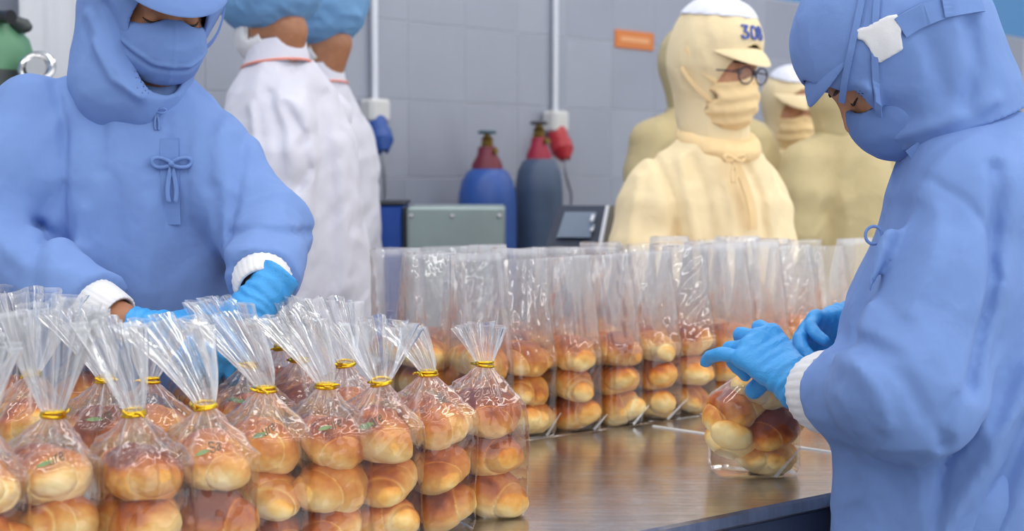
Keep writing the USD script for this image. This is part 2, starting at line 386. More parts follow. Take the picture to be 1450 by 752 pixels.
# ------------------------------------------------------------------ tables
TA = nrm([.82, .57, 0]); TB = np.array([-TA[1], TA[0], 0]); TE = np.array([.22, 1.855, 0]); TZ = .75
TAX = np.array([TA, TB, [0, 0, 1]])
def tp(a, b, z=0): return TE + TA * a + TB * b + np.array([0, 0, TZ + z])
def table(label, a0, a1, b0, b1, seam=None):
    c = tp((a0 + a1) / 2, (b0 + b1) / 2, -TZ)
    t = thing('packing_table', label, 'table', c)
    obj('tabletop', frame_box(tp((a0 + a1) / 2, (b0 + b1) / 2, -.012), TAX, (a1 - a0, b1 - b0, .024), .004), 'steel_top', t)
    obj('apron', frame_box(tp((a0 + a1) / 2, (b0 + b1) / 2, -.074), TAX, (a1 - a0 - .02, b1 - b0 - .02, .1), .004), 'apron_steel', t)
    for a in (a0 + .06, a1 - .06):
        for b in (b0 + .06, b1 - .06):
            p = tp(a, b); obj('leg', tube([(p[0], p[1], 0), (p[0], p[1], TZ - .124)], .022, 14), 'steel', t)
    obj('undershelf', frame_box(tp((a0 + a1) / 2, (b0 + b1) / 2, -.56), TAX, (a1 - a0 - .1, b1 - b0 - .1, .02), .004), 'steel', t)
    return t
t1 = table('stainless steel packing table in front, holding the tied bags', -1.25, 1.1, 0, .60)
t2 = table('stainless steel packing table behind, holding the rows of open bags', -.12, 1.9, .604, 1.06)
p0, p1 = at(925, 604, 1), at(1200, 644, 1)
def on_table(px, py):
    d = at(px, py, 1) - CAM; return CAM + d * ((TZ - CAMZ) / d[2])
q0, q1 = on_table(925, 604), on_table(1200, 644)
obj('joint_strip', tube([q0 + (0, 0, -.001), q1 + (0, 0, -.001)], .004, 8), 'box_white', t1, label='pale joint strip across the tabletop')

# ------------------------------------------------------------------ background equipment
def socket(px, ytop, Y, plug, word):
    c = at(px, ytop, Y)
    dn = lambda y: at(px, y, Y)[2]
    t = thing('power_connector', f'{word} industrial power connector hanging from its white wall socket', 'connector', c)
    x, y = c[0], c[1]
    obj('socket_box', frame_box((x, y, (dn(140) + dn(172)) / 2 if word == 'blue' else (dn(157) + dn(187)) / 2), WAX, (.105, .06, .085), .012), 'box_white', t)
    return t
def wall_t(px):
    k = (px - 725) / FPX; return (k * W0[1] - W0[0]) / (WE[0] - k * WE[1])
def on_wall(px, py, s=0.0):
    t = wall_t(px)
    for _ in range(5):
        q = wp(t, s, 0); k = (px - 725) / FPX; f = q[0] - k * q[1]; t -= f / (WE[0] - k * WE[1])
    q = wp(t, s, 0); return at(px, py, q[1])
for px, y0, y1, word, n1 in ((531, 150, 168, 'left', 0), (786, 168, 186, 'right', 1)):
    c = on_wall(px, y0, .02)
    obj('conduit', tube([(c[0], c[1], c[2]), (c[0], c[1], ZC)], .0125, 12), 'conduit', label=f'white vertical conduit pipe on the tiled wall, the {word} one of two', cat='pipe')
def connector(px, ytop, ybot, plugm, word, tip, tail):
    a, b = on_wall(px, ytop, .045), on_wall(px, ybot, .045)
    t = thing('power_connector', f'{word} industrial plug in a white socket box on the tiled wall', 'connector', a)
    h = a[2] - b[2]
    obj('socket_box', frame_box((a[0], a[1], (a[2] + b[2]) / 2), WAX, (.095, .075, h), .012), 'box_white', t)
    q = on_wall(tip[0], tip[1], .12)
    s = b + (0, 0, .015); d = q - s
    rad = [.036, .04, .04, .046, .046, .034, .02]
    obj('plug', tube([s + d * u for u in (0, .1, .4, .45, .72, .85, 1)], rad, 16), plugm, t)
    e = on_wall(tail[0], tail[1], .05)
    obj('cable', tube(spline([q, q + (0, 0, -.05), (q + e) / 2 + WN.tolist()[0] * np.array([.01, -.01, 0]), e], 20), .007, 8), 'cable_grey', t)
connector(531, 140, 174, 'plug_blue', 'blue', (543, 215), (541, 300))
connector(787, 157, 188, 'plug_red', 'red', (801, 226), (806, 300))
c = on_wall(898, 57, .006); sg = thing('wall_sign', 'small orange rectangular sign plate on the tiled wall', 'sign', c)
w = np.linalg.norm(on_wall(925, 57, .006) - on_wall(871, 57, .006))
obj('plate', frame_box(c, WAX, (w, .012, .078), .003), 'sign_orange', sg)
obj('lettering_strip', frame_box(c + np.array([WN[0], WN[1], 0]) * .0065, WAX, (w * .74, .002, .022), .0005), 'sign_pale', sg, label='pale illegible lettering strip')

def tank(px, Y, bodym, neckm, wheelm, R, zs, ztop, label):
    c = at(px, 300, Y); c = np.array([c[0], c[1], 0])
    t = thing('gas_cylinder', label, 'gas cylinder', c)
    prof = [(0, 0), (R * .9, 0), (R, .02), (R, zs - .14), (R * .97, zs - .10), (R * .88, zs - .055), (R * .7, zs - .02), (R * .42, zs), (.0, zs)]
    obj('body', lathe(prof, c, 48), bodym, t)
    z = zs - .012
    obj('collar', lathe([(R * .56, z - .03), (R * .52, z + .02), (R * .34, z + .055), (R * .3, z + .085), (0, z + .085)], c, 32), neckm, t)
    obj('valve', join(lathe([(.02, z + .08), (.024, z + .1), (.018, z + .105), (.018, ztop - .04), (.024, ztop - .03), (.012, ztop - .02), (.012, ztop - .004), (0, ztop - .004)], c, 20),
                      tube([c + (0, 0, ztop - .075), c + (.035, -.03, ztop - .075)], .011, 10)), 'brass', t)
    obj('handwheel', lathe([(.0, ztop - .012), (.03, ztop - .012), (.036, ztop - .007), (.03, ztop), (.0, ztop - .002)], c, 24), wheelm, t)
tank(690, 4.95, 'tank_blue', 'tank_maroon', 'wheel_teal', .108, at(0, 236, 4.95)[2], at(0, 185, 4.95)[2], 'bright blue gas cylinder with a maroon collar and brass valve')
tank(763, 5.12, 'tank_slate', 'tank_crimson', 'wheel_dark', .092, at(0, 222, 5.12)[2], at(0, 172, 5.12)[2], 'slate grey gas cylinder with a crimson collar')

def cab(name, label, cat, px0, px1, ytop, Y, depth, mats, yaw=0.0):
    a, b = at(px0, ytop, Y), at(px1, ytop, Y); z = a[2]; c = (a + b) / 2
    w = np.linalg.norm(b - a); ax = np.array([[math.cos(yaw), math.sin(yaw), 0], [-math.sin(yaw), math.cos(yaw), 0], [0, 0, 1]])
    t = thing(name, label, cat, (c[0], c[1], 0)); return t, c + ax[1] * depth / 2, ax, w, z
t, c, ax, w, z = cab('equipment_box', 'small royal blue equipment cabinet left of the grey machine guard', 'cabinet', 533, 570, 291, 4.05, .25, 0)
obj('body', frame_box((c[0], c[1], z / 2), ax, (w, .25, z), .006), 'cab_blue', t)
obj('edge_trim', frame_box((c[0] + w / 2 + .008, c[1] - .1, z / 2), ax, (.018, .06, z - .01), .003), 'cab_dark', t)
obj('rim', frame_box((c[0], c[1], z + .006), ax, (w + .01, .26, .012), .003), 'cab_dark', t)
t, c, ax, w, z = cab('machine_guard', 'grey green steel machine guard panel with round screws', 'machine', 576, 715, 293, 4.0, .3, 0)
obj('panel', frame_box((c[0], c[1], z / 2), ax, (w, .3, z), .008), 'panel_grey', t)
for px in (582, 640, 707):
    q = at(px, 306, 4.0); obj('screw', lathe([(0, .006), (.006, .005), (.008, 0)], q, 12, np.array([[1, 0, 0], [0, 0, 1], [0, -1, 0]])), 'steel', t)
# operator console with a tilted screen
Yc = 3.95
t = thing('operator_console', 'dark navy operator console with a tilted grey screen', 'control panel', at(815, 345, Yc) * (1, 1, 0))
def slab(pix, Y0, Y1, thick, m, name, lab=None):
    tl, tr, br, bl = pix; P = [at(*tl, Y1), at(*tr, Y1), at(*br, Y0), at(*bl, Y0)]
    n = nrm(np.cross(P[1] - P[0], P[3] - P[0])); n = n if n[1] > 0 else -n
    return obj(name, trimesh.convex.convex_hull(np.array(P + [q + n * thick for q in P])), m, t, lab, smooth=False)
slab([(791, 291), (858, 291), (846, 352), (771, 352)], Yc, Yc + .05, .03, 'console_navy', 'housing')
slab([(800, 300), (845, 300), (836, 336), (788, 336)], Yc - .004, Yc + .030, .004, 'screen_grey', 'screen')
slab([(858, 291), (863, 291), (851, 352), (846, 352)], Yc, Yc + .05, .03, 'conduit', 'edge_strip')
q0, q1 = at(771, 352, Yc), at(876, 352, Yc)
for i in range(2): slab([(838, 304 + i * 14), (842, 304 + i * 14), (839.5, 312 + i * 14), (835.5, 312 + i * 14)], Yc - .006, Yc + .026, .004, 'conduit', 'button')
obj('side_housing', trimesh.convex.convex_hull(np.array([at(863, 291, Yc + .08), at(877, 291, Yc + .08), at(877, 352, Yc + .06), at(852, 352, Yc + .03), at(863, 291, Yc + .2), at(877, 291, Yc + .2), at(877, 352, Yc + .2), at(852, 352, Yc + .2)])), 'console_side', t, smooth=False)
obj('pedestal', frame_box(((q0[0] + q1[0]) / 2, Yc + .15, q0[2] / 2), I3, (q1[0] - q0[0] - .03, .2, q0[2] + .01), .01), 'console_navy', t)
# green machine at the far left
Yg = 3.35
g = thing('dough_machine', 'green dough machine with a black lever knob and chrome ring', 'machine', at(-10, 240, Yg) * (1, 1, 0))
c = at(-22, 90, Yg); R = .115
obj('motor_housing', lathe([(0, -.14), (R, -.14), (R * 1.02, -.10), (R * 1.02, .02), (R * .93, .06), (R * .7, .095), (R * .35, .115), (0, .12)], c + (0, 0, .0), 40), 'machine_green', g)
obj('base_ring', lathe([(0, -.28), (R * 1.05, -.28), (R * 1.05, -.0), (R * 1.03, .0)], c + (0, 0, -.02), 40), 'machine_dark', g)
obj('pillar', frame_box((c[0], c[1] + .02, (c[2] - .25) / 2), I3, (.2, .2, c[2] - .25), .02), 'machine_dark', g)
a, b = at(-8, 24, Yg - .05), at(16, 24, Yg - .08)
lev = obj('lever', tube([a, a + (b - a) * .7, b], [.016, .016, .017], 14), 'black_plastic', g)
a, b = at(14, 30, Yg - .02), at(44, 40, Yg - .02)
obj('knob', tube([a, a + (b - a) * .2, a + (b - a) * .75, b], [.01, .018, .019, .008], 14), 'machine_dark', g)
c2 = at(52, 96, Yg - .1)
ang = np.linspace(0, 2 * np.pi, 33)
ringp = np.stack([c2[0] + .038 * np.cos(ang), np.full(33, c2[1]) + .02 * np.sin(ang), c2[2] + .034 * np.sin(ang)], 1)
obj('chrome_ring', tube(ringp, .008, 10), 'chrome', g)
obj('dial', tube([c2 + (0, .03, 0), c2 + (0, -.005, 0)], [.027, .025], 20), 'chrome', g)
obj('dial_arm', tube([c2 + (0, .03, 0), (c[0] + .05, c[1], c2[2])], .02, 12), 'machine_dark', g)
# pale plastic curtain behind the green machine
cu = np.linspace(0, 1, 60)
a, b = on_wall(28, 100, .12), on_wall(128, 100, .12)
xs = a[0] + (b[0] - a[0]) * cu; ys = a[1] + (b[1] - a[1]) * cu
wv = .012 * np.sin(cu * 9) + .004 * np.sin(cu * 23 + 1)
cv = []
for zz in (.9, ZC - .05):
    for o in (0, .003): cv.append(np.stack([xs + WN[0] * (wv + o), ys + WN[1] * (wv + o), np.full(60, zz)], 1))
V4 = np.stack([cv[0], cv[1], cv[3], cv[2]], 1).reshape(-1, 3)
ff = grid_faces(60, 4, True)
obj('curtain', (V4, np.vstack([ff, [[0, 2, 1], [0, 3, 2], [236, 237, 238], [236, 238, 239]]])), 'wall_paint', label='pale grey hanging curtain behind the green machine', cat='curtain', smooth=True)
# ------------------------------------------------------------------ people
def frame(f, up=(0, 0, 1), tilt=0.0):
    f = nrm(f); r = nrm(np.cross(f, up)); u = np.cross(r, f)
    if tilt: r, u = r * math.cos(tilt) + u * math.sin(tilt), u * math.cos(tilt) - r * math.sin(tilt)
    return np.array([r, f, u])                                   # rows: right, forward, up
def head_sdf(q):
    """local head: x right, y forward, z up; origin between the ears at eye height"""
    x = np.abs(q[:, 0]); m = np.stack([x, q[:, 1], q[:, 2]], 1)
    d = dell(q, (0, -.012, .035), np.array([.074, .094, .088]))
    d = smin(d, dell(q, (0, .028, -.035), np.array([.058, .062, .082])), .03)
    d = smin(d, dell(q, (0, .062, -.098), np.array([.026, .022, .02])), .03)
    d = smin(d, dell(m, (.036, .052, -.035), np.array([.024, .026, .024])), .025)         # cheek
    d = smin(d, dcone(m, (.012, .078, .022), (.045, .066, .024), .010, .008), .02)        # brow
    d = smax(d, -dell(m, (.031, .094, .003), np.array([.017, .014, .011])), .012)         # socket
    d = smin(d, dell(m, (.031, .072, .002), np.array([.0145, .0145, .0135])), .004)       # lidded eye
    d = smin(d, dchain(q, [(0, .083, .012), (0, .103, -.028), (0, .094, -.036)], [.008, .011, .009]), .012)
    d = smin(d, dcone(m, (.0, .096, -.033), (.013, .085, -.034), .008, .007), .008)
    d = smin(d, dcone(m, (0, .083, -.062), (.018, .074, -.062), .008, .005), .006)        # lips
    d = smin(d, dell(m, (.076, -.012, -.01), np.array([.010, .02, .032])), .008)          # ear
    return d
def finger_chain(base, direc, nor, side, lens, curls, r):
    """points of one finger: bends about the side axis by the given curls"""
    pts = [np.array(base, float)]; d = nrm(direc); n = nrm(nor - d * (nor @ d)); rad = [r]
    for L, c in zip(lens, curls):
        d, n = d * math.cos(c) + n * math.sin(c), n * math.cos(c) - d * math.sin(c)
        pts.append(pts[-1] + d * L); rad.append(rad[-1] * .93)
    return pts, rad
def make_hand(wrist, direc, palm, thumb_side, curls, thumb, spread=.10, s=1.0):
    """wrist: centre of the wrist; direc: towards the knuckles; palm: the way the palm faces; thumb_side: +1 / -1 along cross(direc, palm).
    curls: one (knuckle, middle, end) triple per finger from index to little; thumb: (out, towards palm, bend1, bend2)"""
    d = nrm(direc); n = nrm(np.array(palm, float) - d * (np.array(palm) @ d)); sd = np.cross(d, n) * thumb_side
    k0 = [wrist + s * (d * a + sd * b) for a, b in ((.086, .030), (.090, .010), (.086, -.011), (.078, -.030))]
    L = [(.040, .024, .020), (.044, .028, .021), (.041, .026, .021), (.032, .020, .018)]
    fing = []
    for i in range(4):
        dd = d + sd * spread * (1.2, .3, -.5, -1.4)[i]
        fing.append(finger_chain(k0[i], dd, n, sd, [l * s for l in L[i]], curls[i], (.0098, .0100, .0096, .0086)[i] * s))
    tb = wrist + s * (d * .028 + sd * .026 + n * .008)
    td = nrm(d * .62 + sd * thumb[0] + n * thumb[1])
    th = finger_chain(tb, td, n * .6 - sd * .8, sd, [.042 * s, .031 * s, .026 * s], (0, thumb[2], thumb[3]), .0125 * s)
    return dict(w=np.array(wrist, float), d=d, n=n, sd=sd, k=k0, f=fing, t=th, s=s)
def hand_sdf(p, H, grow=0.0):
    s = H['s']; w = H['w']; d = None
    pr = (.0125, .0135, .013, .0115)
    for i in range(4):
        e = dcone(p, w + s * (H['d'] * .012 + H['sd'] * (.012, .005, -.004, -.012)[i]), H['k'][i], .0165 * s, pr[i] * s)
        d = e if d is None else smin(d, e, .012)
    d = smin(d, dcone(p, w - H['d'] * .03, w + H['d'] * .02, .024 * s, .024 * s), .02)
    for pts, rad in H['f']:
        d = smin(d, dchain(p, pts, rad), .005)
    d = smin(d, dchain(p, H['t'][0], H['t'][1]), .010)
    return d - grow
def loft_sdf(p, sp, R, e=2.3, kcap=.03):
    """tube along a list of (point, half width, half depth); R: rows right, forward, up of the torso"""
    P = np.array([s[0] for s in sp]); ax = nrm(P[-1] - P[0])
    tt = P @ ax; t = p @ ax; o = np.argsort(tt)
    c = np.stack([np.interp(t, tt[o], P[o, k]) for k in range(3)], 1)
    w = np.interp(t, tt[o], np.array([s[1] for s in sp])[o]); dd = np.interp(t, tt[o], np.array([s[2] for s in sp])[o])
    q = p - c; u = np.abs(q @ R[0]) / w; v = np.abs(q @ R[1]) / dd
    r = (u ** e + v ** e) ** (1 / e)
    return smax((r - 1) * np.minimum(w, dd) * .95, np.maximum(tt.min() - t, t - tt.max()), kcap)
def build_person(label, J, cloth_mat='blue_cloth', h=.006, hs=.006, group=None, hem=.55, skin='skin', seed=0, folds=(), sleeve=(.085, .075, .062, .05), torso=(.165, .12), hands=None, foldamp=.010, sleeve_k=.04, arms=True, belt=1.05):
    """body, smock, trousers and boots; J: joints in world coordinates"""
    base = np.array([J['pel'][0], J['pel'][1], 0])
    T = thing('person', label, 'person', base, group)
    HF = frame(J['hf'], tilt=J.get('tilt', 0)); hc = J['head']; R = frame((J['tf'][0], J['tf'][1], 0))
    nb = J['neck']; pel = J['pel']
    feet = []
    for sgn, nm in ((1, 'R'), (-1, 'L')):
        hip = pel + R[0] * .085 * sgn + (0, 0, -.05); ank = np.array([hip[0], hip[1], .09]) + R[0] * .02 * sgn
        feet.append((hip, (hip + ank) / 2 + R[1] * .015, ank, np.array([ank[0], ank[1], .035]) + R[1] * .13))
    sh, el, wr = J['sh'], J['el'], J['wr']
    spine = [(pel + (0, 0, -.08), .13, .085), (pel + (0, 0, .08), .12, .08), (.5 * pel + .5 * nb + (0, 0, -.03), .115, .075), (nb + (nb - pel) * -.2, .115, .07), (nb + (nb - pel) * -.08, .07, .05), (nb, .048, .048)]
    def body(p):
        q = (p - hc) @ HF.T
        d = near(p, hc, .22, lambda z: head_sdf((z - hc) @ HF.T))
        d = smin(d, dcone(p, hc - HF[2] * .07 - HF[1] * .025, nb + (0, 0, .0), .053, .06), .02)
        d = smin(d, loft_sdf(p, spine, R), .03)
        for i in range(2):
            d = smin(d, dchain(p, [sh[i], el[i], wr[i]], [.040, .034, .026], .02), .03)
            d = smin(d, dchain(p, feet[i][:3], [.08, .055, .04], .02), .03)
            d = smin(d, dcone(p, feet[i][2] + (0, 0, -.03), feet[i][3], .036, .03), .03)
            if hands and hands[i]: d = np.minimum(d, near(p, hands[i]['w'] + hands[i]['d'] * .06, .2, lambda z: hand_sdf(z, hands[i], -.003)))
            else: d = smin(d, dcone(p, wr[i], wr[i] + nrm(wr[i] - el[i]) * .09, .026, .02), .02)
        return d
    pts = np.array([hc, nb, pel, *sh, *el, *wr, *[w + nrm(w - e) * .19 for w, e in zip(wr, el)], *[f[3] for f in feet]] + ([hd['w'] + hd['d'] * .19 for hd in hands if hd] if hands else []))
    lo, hi = pts.min(0) - .16, pts.max(0) + .2; lo[2] = -.03
    obj('body', mesh_sdf(body, lo, hi, h, 1), skin, T, smooth=True)
    # smock
    tw, td = torso
    ax = nb - pel
    gs = J.get('garment') or [(np.array([pel[0], pel[1], hem]) , tw * 1.12, td * 1.2), (pel, tw * 1.06, td * 1.15), (pel + ax * .42, tw * 1.0, td * 1.08), (pel + ax * .72, tw, td), (pel + ax * .90, tw * .74, td * .78), (nb + (0, 0, .01), .07, .066)]
    def smock(p):
        d = loft_sdf(p, gs, R, 2.4, .02)
        dsl = None
        for i in range(2):
            if not arms: continue
            a = dchain(p, [sh[i], sh[i] + (el[i] - sh[i]) * .4, el[i]], [sleeve[0] * .74, sleeve[0], sleeve[1]], .03)
            w2 = el[i] + (wr[i] - el[i]) * J.get('sl_end', (.86, .86))[i]
            b = dchain(p, [el[i], el[i] + (w2 - el[i]) * .5, w2], [sleeve[1], sleeve[2], sleeve[3]])
            end = nrm(wr[i] - el[i])
            b = smax(b, (p - w2) @ end - .002, .008)
            e = smin(a, b, .035)
            e = smin(e, dcone(p, sh[i], nb + (sh[i] - nb) * .3 + (0, 0, -.01), sleeve[0] * .72, .05), .05)
            dsl = e if dsl is None else np.minimum(dsl, e)
        if dsl is not None: d = smin(d, dsl, sleeve_k)
        k = np.abs(d) < .05
        if k.any():
            z = p[k]
            wz = z + .05 * (meshkit.fbm(z * 5 + seed, 2, seed + 30)[:, None] - .5)
            n = foldamp * fold_noise(wz, (8, 8, 2.3), seed, 2) + foldamp * .5 * fold_noise(wz @ np.array([[.77, 0, .64], [0, 1, 0], [-.64, 0, .77]]), (19, 14, 4.5), seed + 9, 2)
            for c in folds: n = n + crease(z, *c)
            if dsl is not None:
                for i in range(2):
                    t = el[i] + (wr[i] - el[i]) * .15; r = np.linalg.norm(z - t, axis=1); u = (z - el[i]) @ nrm(wr[i] - sh[i])
                    n = n + .009 * np.exp(-(r / .12) ** 2) * fold_noise(np.stack([u * 3.2, z[:, 0] * .9, z[:, 1] * .9 + z[:, 2] * .5], 1), (9, 9, 9), seed + i, 2)
            d[k] = d[k] + n
        return d
    lo, hi = pts.min(0) - .17, np.maximum(pts.max(0) + .17, nb + .2); lo[2] = hem - .08; hi[2] = max(nb[2], sh[0][2], sh[1][2]) + .17
    SM.append(smock)
    obj('smock', mesh_sdf(smock, lo, hi, hs, 1), cloth_mat, T, smooth=True)
    def trousers(p):
        d = None
        for f in feet:
            e = dchain(p, [f[0], f[1], f[2] + (0, 0, .03)], [.10, .08, .066], .02); d = e if d is None else smin(d, e, .02)
        return np.maximum(d, .07 - p[:, 2])
    fl = np.array([f[0] for f in feet] + [f[2] for f in feet])
    obj('trousers', mesh_sdf(trousers, fl.min(0) - .14, fl.max(0) + .13, .012, 1), cloth_mat, T, smooth=True)
    for f in feet:
        def boot(p): return smax(smin(dcone(p, f[2] + (0, 0, .05), f[2] + (0, 0, -.03), .055, .052), dcone(p, f[2] + (0, 0, -.045), f[3], .05, .042), .03), -p[:, 2] + .001, .004)
        q = np.array([f[2], f[3]])
        obj('boot', mesh_sdf(boot, q.min(0) - .1, q.max(0) + .16, .01, 1), 'boot_white', T, smooth=True)
    return T, HF, hc, R
SM = []
def cuff(T, a, b, r0, r1, m='white_knit', n=28):
    """ribbed knit cuff between two points"""
    a, b = np.array(a), np.array(b); us = np.linspace(0, 1, 9)
    ax = frame(b - a); rows = []
    th = np.arange(n * 3) / (n * 3) * 2 * np.pi
    for u in us:
        r = (r0 + (r1 - r0) * u) * (1 + .05 * math.sin(u * math.pi)) * (1 + .018 * np.cos(th * n))
        rows.append(a + (b - a) * u + np.outer(r * np.cos(th), ax[0]) + np.outer(r * np.sin(th), ax[2]))
    for u in us[::-1]:
        r = (r0 + (r1 - r0) * u) * .86 + 0 * th
        rows.append(a + (b - a) * u + np.outer(r * np.cos(th), ax[0]) + np.outer(r * np.sin(th), ax[2]))
    rows.append(rows[0])
    return obj('cuff', (np.array(rows).reshape(-1, 3), grid_faces(len(rows), n * 3, True)), m, T, 'white ribbed cuff', smooth=True)
def glove(T, H, h=.0032, seed=0, m='glove', cufflen=.045, wrinkle=.0022):
    w = H['w']
    def g(p):
        d = hand_sdf(p, H, .0012)
        c = dcone(p, w - H['d'] * cufflen, w + H['d'] * .02, .031, .027)
        d = smin(d, c, .012)
        d = np.maximum(d, -((p - w) @ H['d']) - cufflen)
        k = np.abs(d) < .012
        if k.any():
            z = p[k]; t = (z - w) @ H['d']
            n = wrinkle * 2.2 * fold_noise(z @ np.stack([H['d'], H['sd'], H['n']], 1), (60, 22, 22), seed, 2)
            n = n + .0016 * np.sin(t * 420 + 5 * fold_noise(z, (20, 20, 20), seed + 3, 1)) * np.exp(-((t - .0) / .03) ** 2)
            d[k] = d[k] + n
        return d
    P = np.vstack([f[0] for f in H['f']] + [H['t'][0], [w - H['d'] * (cufflen + .02)]])
    return obj('glove', mesh_sdf(g, P.min(0) - .035, P.max(0) + .035, h, 1), m, T, smooth=True)
def L2W(hc, HF, q): return hc + np.asarray(q, float) @ HF
def shell_part(T, name, fn, mt, lo, hi, h, label=None, it=1):
    return obj(name, mesh_sdf(fn, lo, hi, h, it, grow=1.5), mt, T, label, smooth=True)
def hood_fn(hc, HF, nb, o):
    """outer surface of a cloth hood round head and neck"""
    capc, capr = o.get('cap', ((0, -.015, .04), (.098, .122, .105)))
    dr = o.get('drape', .1); back = o.get('back', .03)
    lowp = nb + np.array(o.get('low', (0, 0, .03)))
    def outer(p):
        q = (p - hc) @ HF.T
        d = dell(q, capc, np.array(capr))
        d = smin(d, dcone(p, hc - HF[1] * back - HF[2] * .01, lowp - np.array([HF[1][0], HF[1][1], 0]) * .0, dr, o.get('dr2', dr * 1.0)), .05)
        for (a, b, ra, rb, k) in o.get('extra', ()): d = smin(d, dcone(p, a, b, ra, rb), k)
        k = np.abs(d) < .06
        if k.any():
            z = p[k]; n = o.get('amp', .007) * (fold_noise(z, (10, 10, 6), o.get('seed', 3), 2) + .5 * fold_noise(z, (24, 24, 14), o.get('seed', 3) + 1, 1))
            for c in o.get('folds', ()): n = n + crease(z, *c)
            d[k] = d[k] + n
        return d
    return outer
def hood(T, hc, HF, nb, mt, o, h=.0042, name='hood'):
    outer = hood_fn(hc, HF, nb, o); th = o.get('th', .0045)
    oc, orr = o.get('open', ((0, -.012), (.060, .092)))
    cutz = o.get('cut'); 
    def f(p):
        d = np.abs(outer(p) + th) - th
        q = (p - hc) @ HF.T
        e = (np.sqrt(((q[:, 0] - oc[0]) / orr[0]) ** 2 + ((q[:, 2] - oc[1]) / orr[1]) ** 2) - 1) * min(orr)
        e = np.maximum(e, .01 - q[:, 1])
        d = smax(d, -e, .004)
        if cutz is not None: d = np.maximum(d, (np.asarray(cutz[0]) - p) @ nrm(cutz[1]))
        return d
    R = max(o.get('cap', ((0, 0, 0), (.1, .13, .11)))[1]) + .12
    pts = np.array([hc, nb]); lo, hi = pts.min(0) - R - .03, pts.max(0) + R + .03
    if cutz is not None: lo[2] = max(lo[2], cutz[0][2] - .09)
    return obj(name, mesh_sdf(f, lo, hi, h, 1, grow=1.3), mt, T, smooth=True), outer
def visor(T, hc, HF, mt, z0=.052, r=(.094, .118), c=(0, -.012), L=.05, drop=.25, span=1.25, tilt=.12, name='visor'):
    a = np.linspace(-span, span, 41); us = np.linspace(0, 1, 8); rows = []
    for side in (0, 1):
        for u in (us if side == 0 else us[::-1]):
            ext = L * np.maximum(np.cos(a / span * math.pi / 2), 0) ** .6 * u
            x = (r[0] + ext * .75) * np.sin(a); y = c[1] + (r[1] + ext) * np.cos(a)
            z = z0 - drop * ext - tilt * .3 * (1 - np.cos(a)) * .4 - .9 * ext * ext / L + (0.0016 if side else -.0016)
            rows.append(np.stack([x, y, z], 1))
    rows.append(rows[0])
    v = L2W(hc, HF, np.array(rows).reshape(-1, 3))
    return obj(name, (v, grid_faces(len(rows), 41)), mt, T, smooth=35)
def mask(T, hc, HF, mt, top=-.004, bot=-.118, wid=.070, c=(0, .022, -.05), r=(.073, .098, .078), yback=.012, h=.0026, pleats=True, seed=0, nose=.02, label=None, folds=()):
    c = np.array(c); r = np.array(r)
    def f(p):
        q = (p - hc) @ HF.T
        d0 = dell(q, c, r)
        n = .003 * fold_noise(q, (22, 20, 30), seed, 2)
        if pleats: n = n + .0022 * np.sin((q[:, 2] + .3 * np.abs(q[:, 0])) * 170)
        for c_ in folds: n = n + crease(p, *c_)
        d = np.abs(d0 + n) - .003
        tp_ = top - .9 * np.maximum(np.abs(q[:, 0]) - .018, 0) * .35 + nose * np.exp(-(q[:, 0] / .02) ** 2) * .4
        d = smax(d, (q[:, 2] - tp_), .002); d = smax(d, (bot + .5 * np.maximum(np.abs(q[:, 0]) - .03, 0)) - q[:, 2], .002)
        d = np.maximum(d, yback - q[:, 1]); d = np.maximum(d, np.abs(q[:, 0]) - wid)
        return d
    R = max(r) + .03; cc = L2W(hc, HF, c)
    return obj('face_mask', mesh_sdf(f, cc - R, cc + R, h, 1, grow=1.6), mt, T, label, smooth=True)
def lp(hc, HF, *q): return L2W(hc, HF, np.array(q))
def front_of(q):
    """y of the head surface at local x, z"""
    ys = np.linspace(.13, 0, 261); d = head_sdf(np.stack([np.full(261, q[0]), ys, np.full(261, q[1])], 1))
    return ys[np.argmax(d < 0)]
def eyes(T, hc, HF, closed=True):
    for s in (-1, 1):
        x0 = .031 * s
        xs = np.linspace(-.014, .014, 9)
        P = [(x0 + x, 0, .0005 - .0045 * (1 - (x / .014) ** 2) if closed else .004 + .003 * (1 - (x / .014) ** 2)) for x in xs]
        P = np.array([(x, front_of((x, z)) + .0008, z) for x, _, z in P])
        obj('eyelash', tube(L2W(hc, HF, P), np.r_[.0008, .0016, .002, .002, .002, .002, .002, .0016, .0008], 6), 'hair', T, 'dark lash line')
        xs = np.linspace(-.02, .02, 9)
        P = np.array([(x0 + x, 0, .026 - .1 * abs(x + s * -.004) ** 1.15 * 2) for x in xs]); P = np.array([(x, front_of((x, z)) + .0005, z) for x, _, z in P])
        obj('eyebrow', tube(L2W(hc, HF, P), np.r_[.0012, .0024, .003, .003, .003, .003, .0028, .002, .001], 6), 'hair', T, 'dark eyebrow')
        if not closed:
            e = trimesh.creation.icosphere(2, .0062); e.apply_scale((1, .5, .8)); y = front_of((x0, -.001))
            e.vertices = L2W(hc, HF, np.array(e.vertices) + (x0, y, -.001)); obj('eye', e, 'eye', T, 'dark eye', smooth=True)
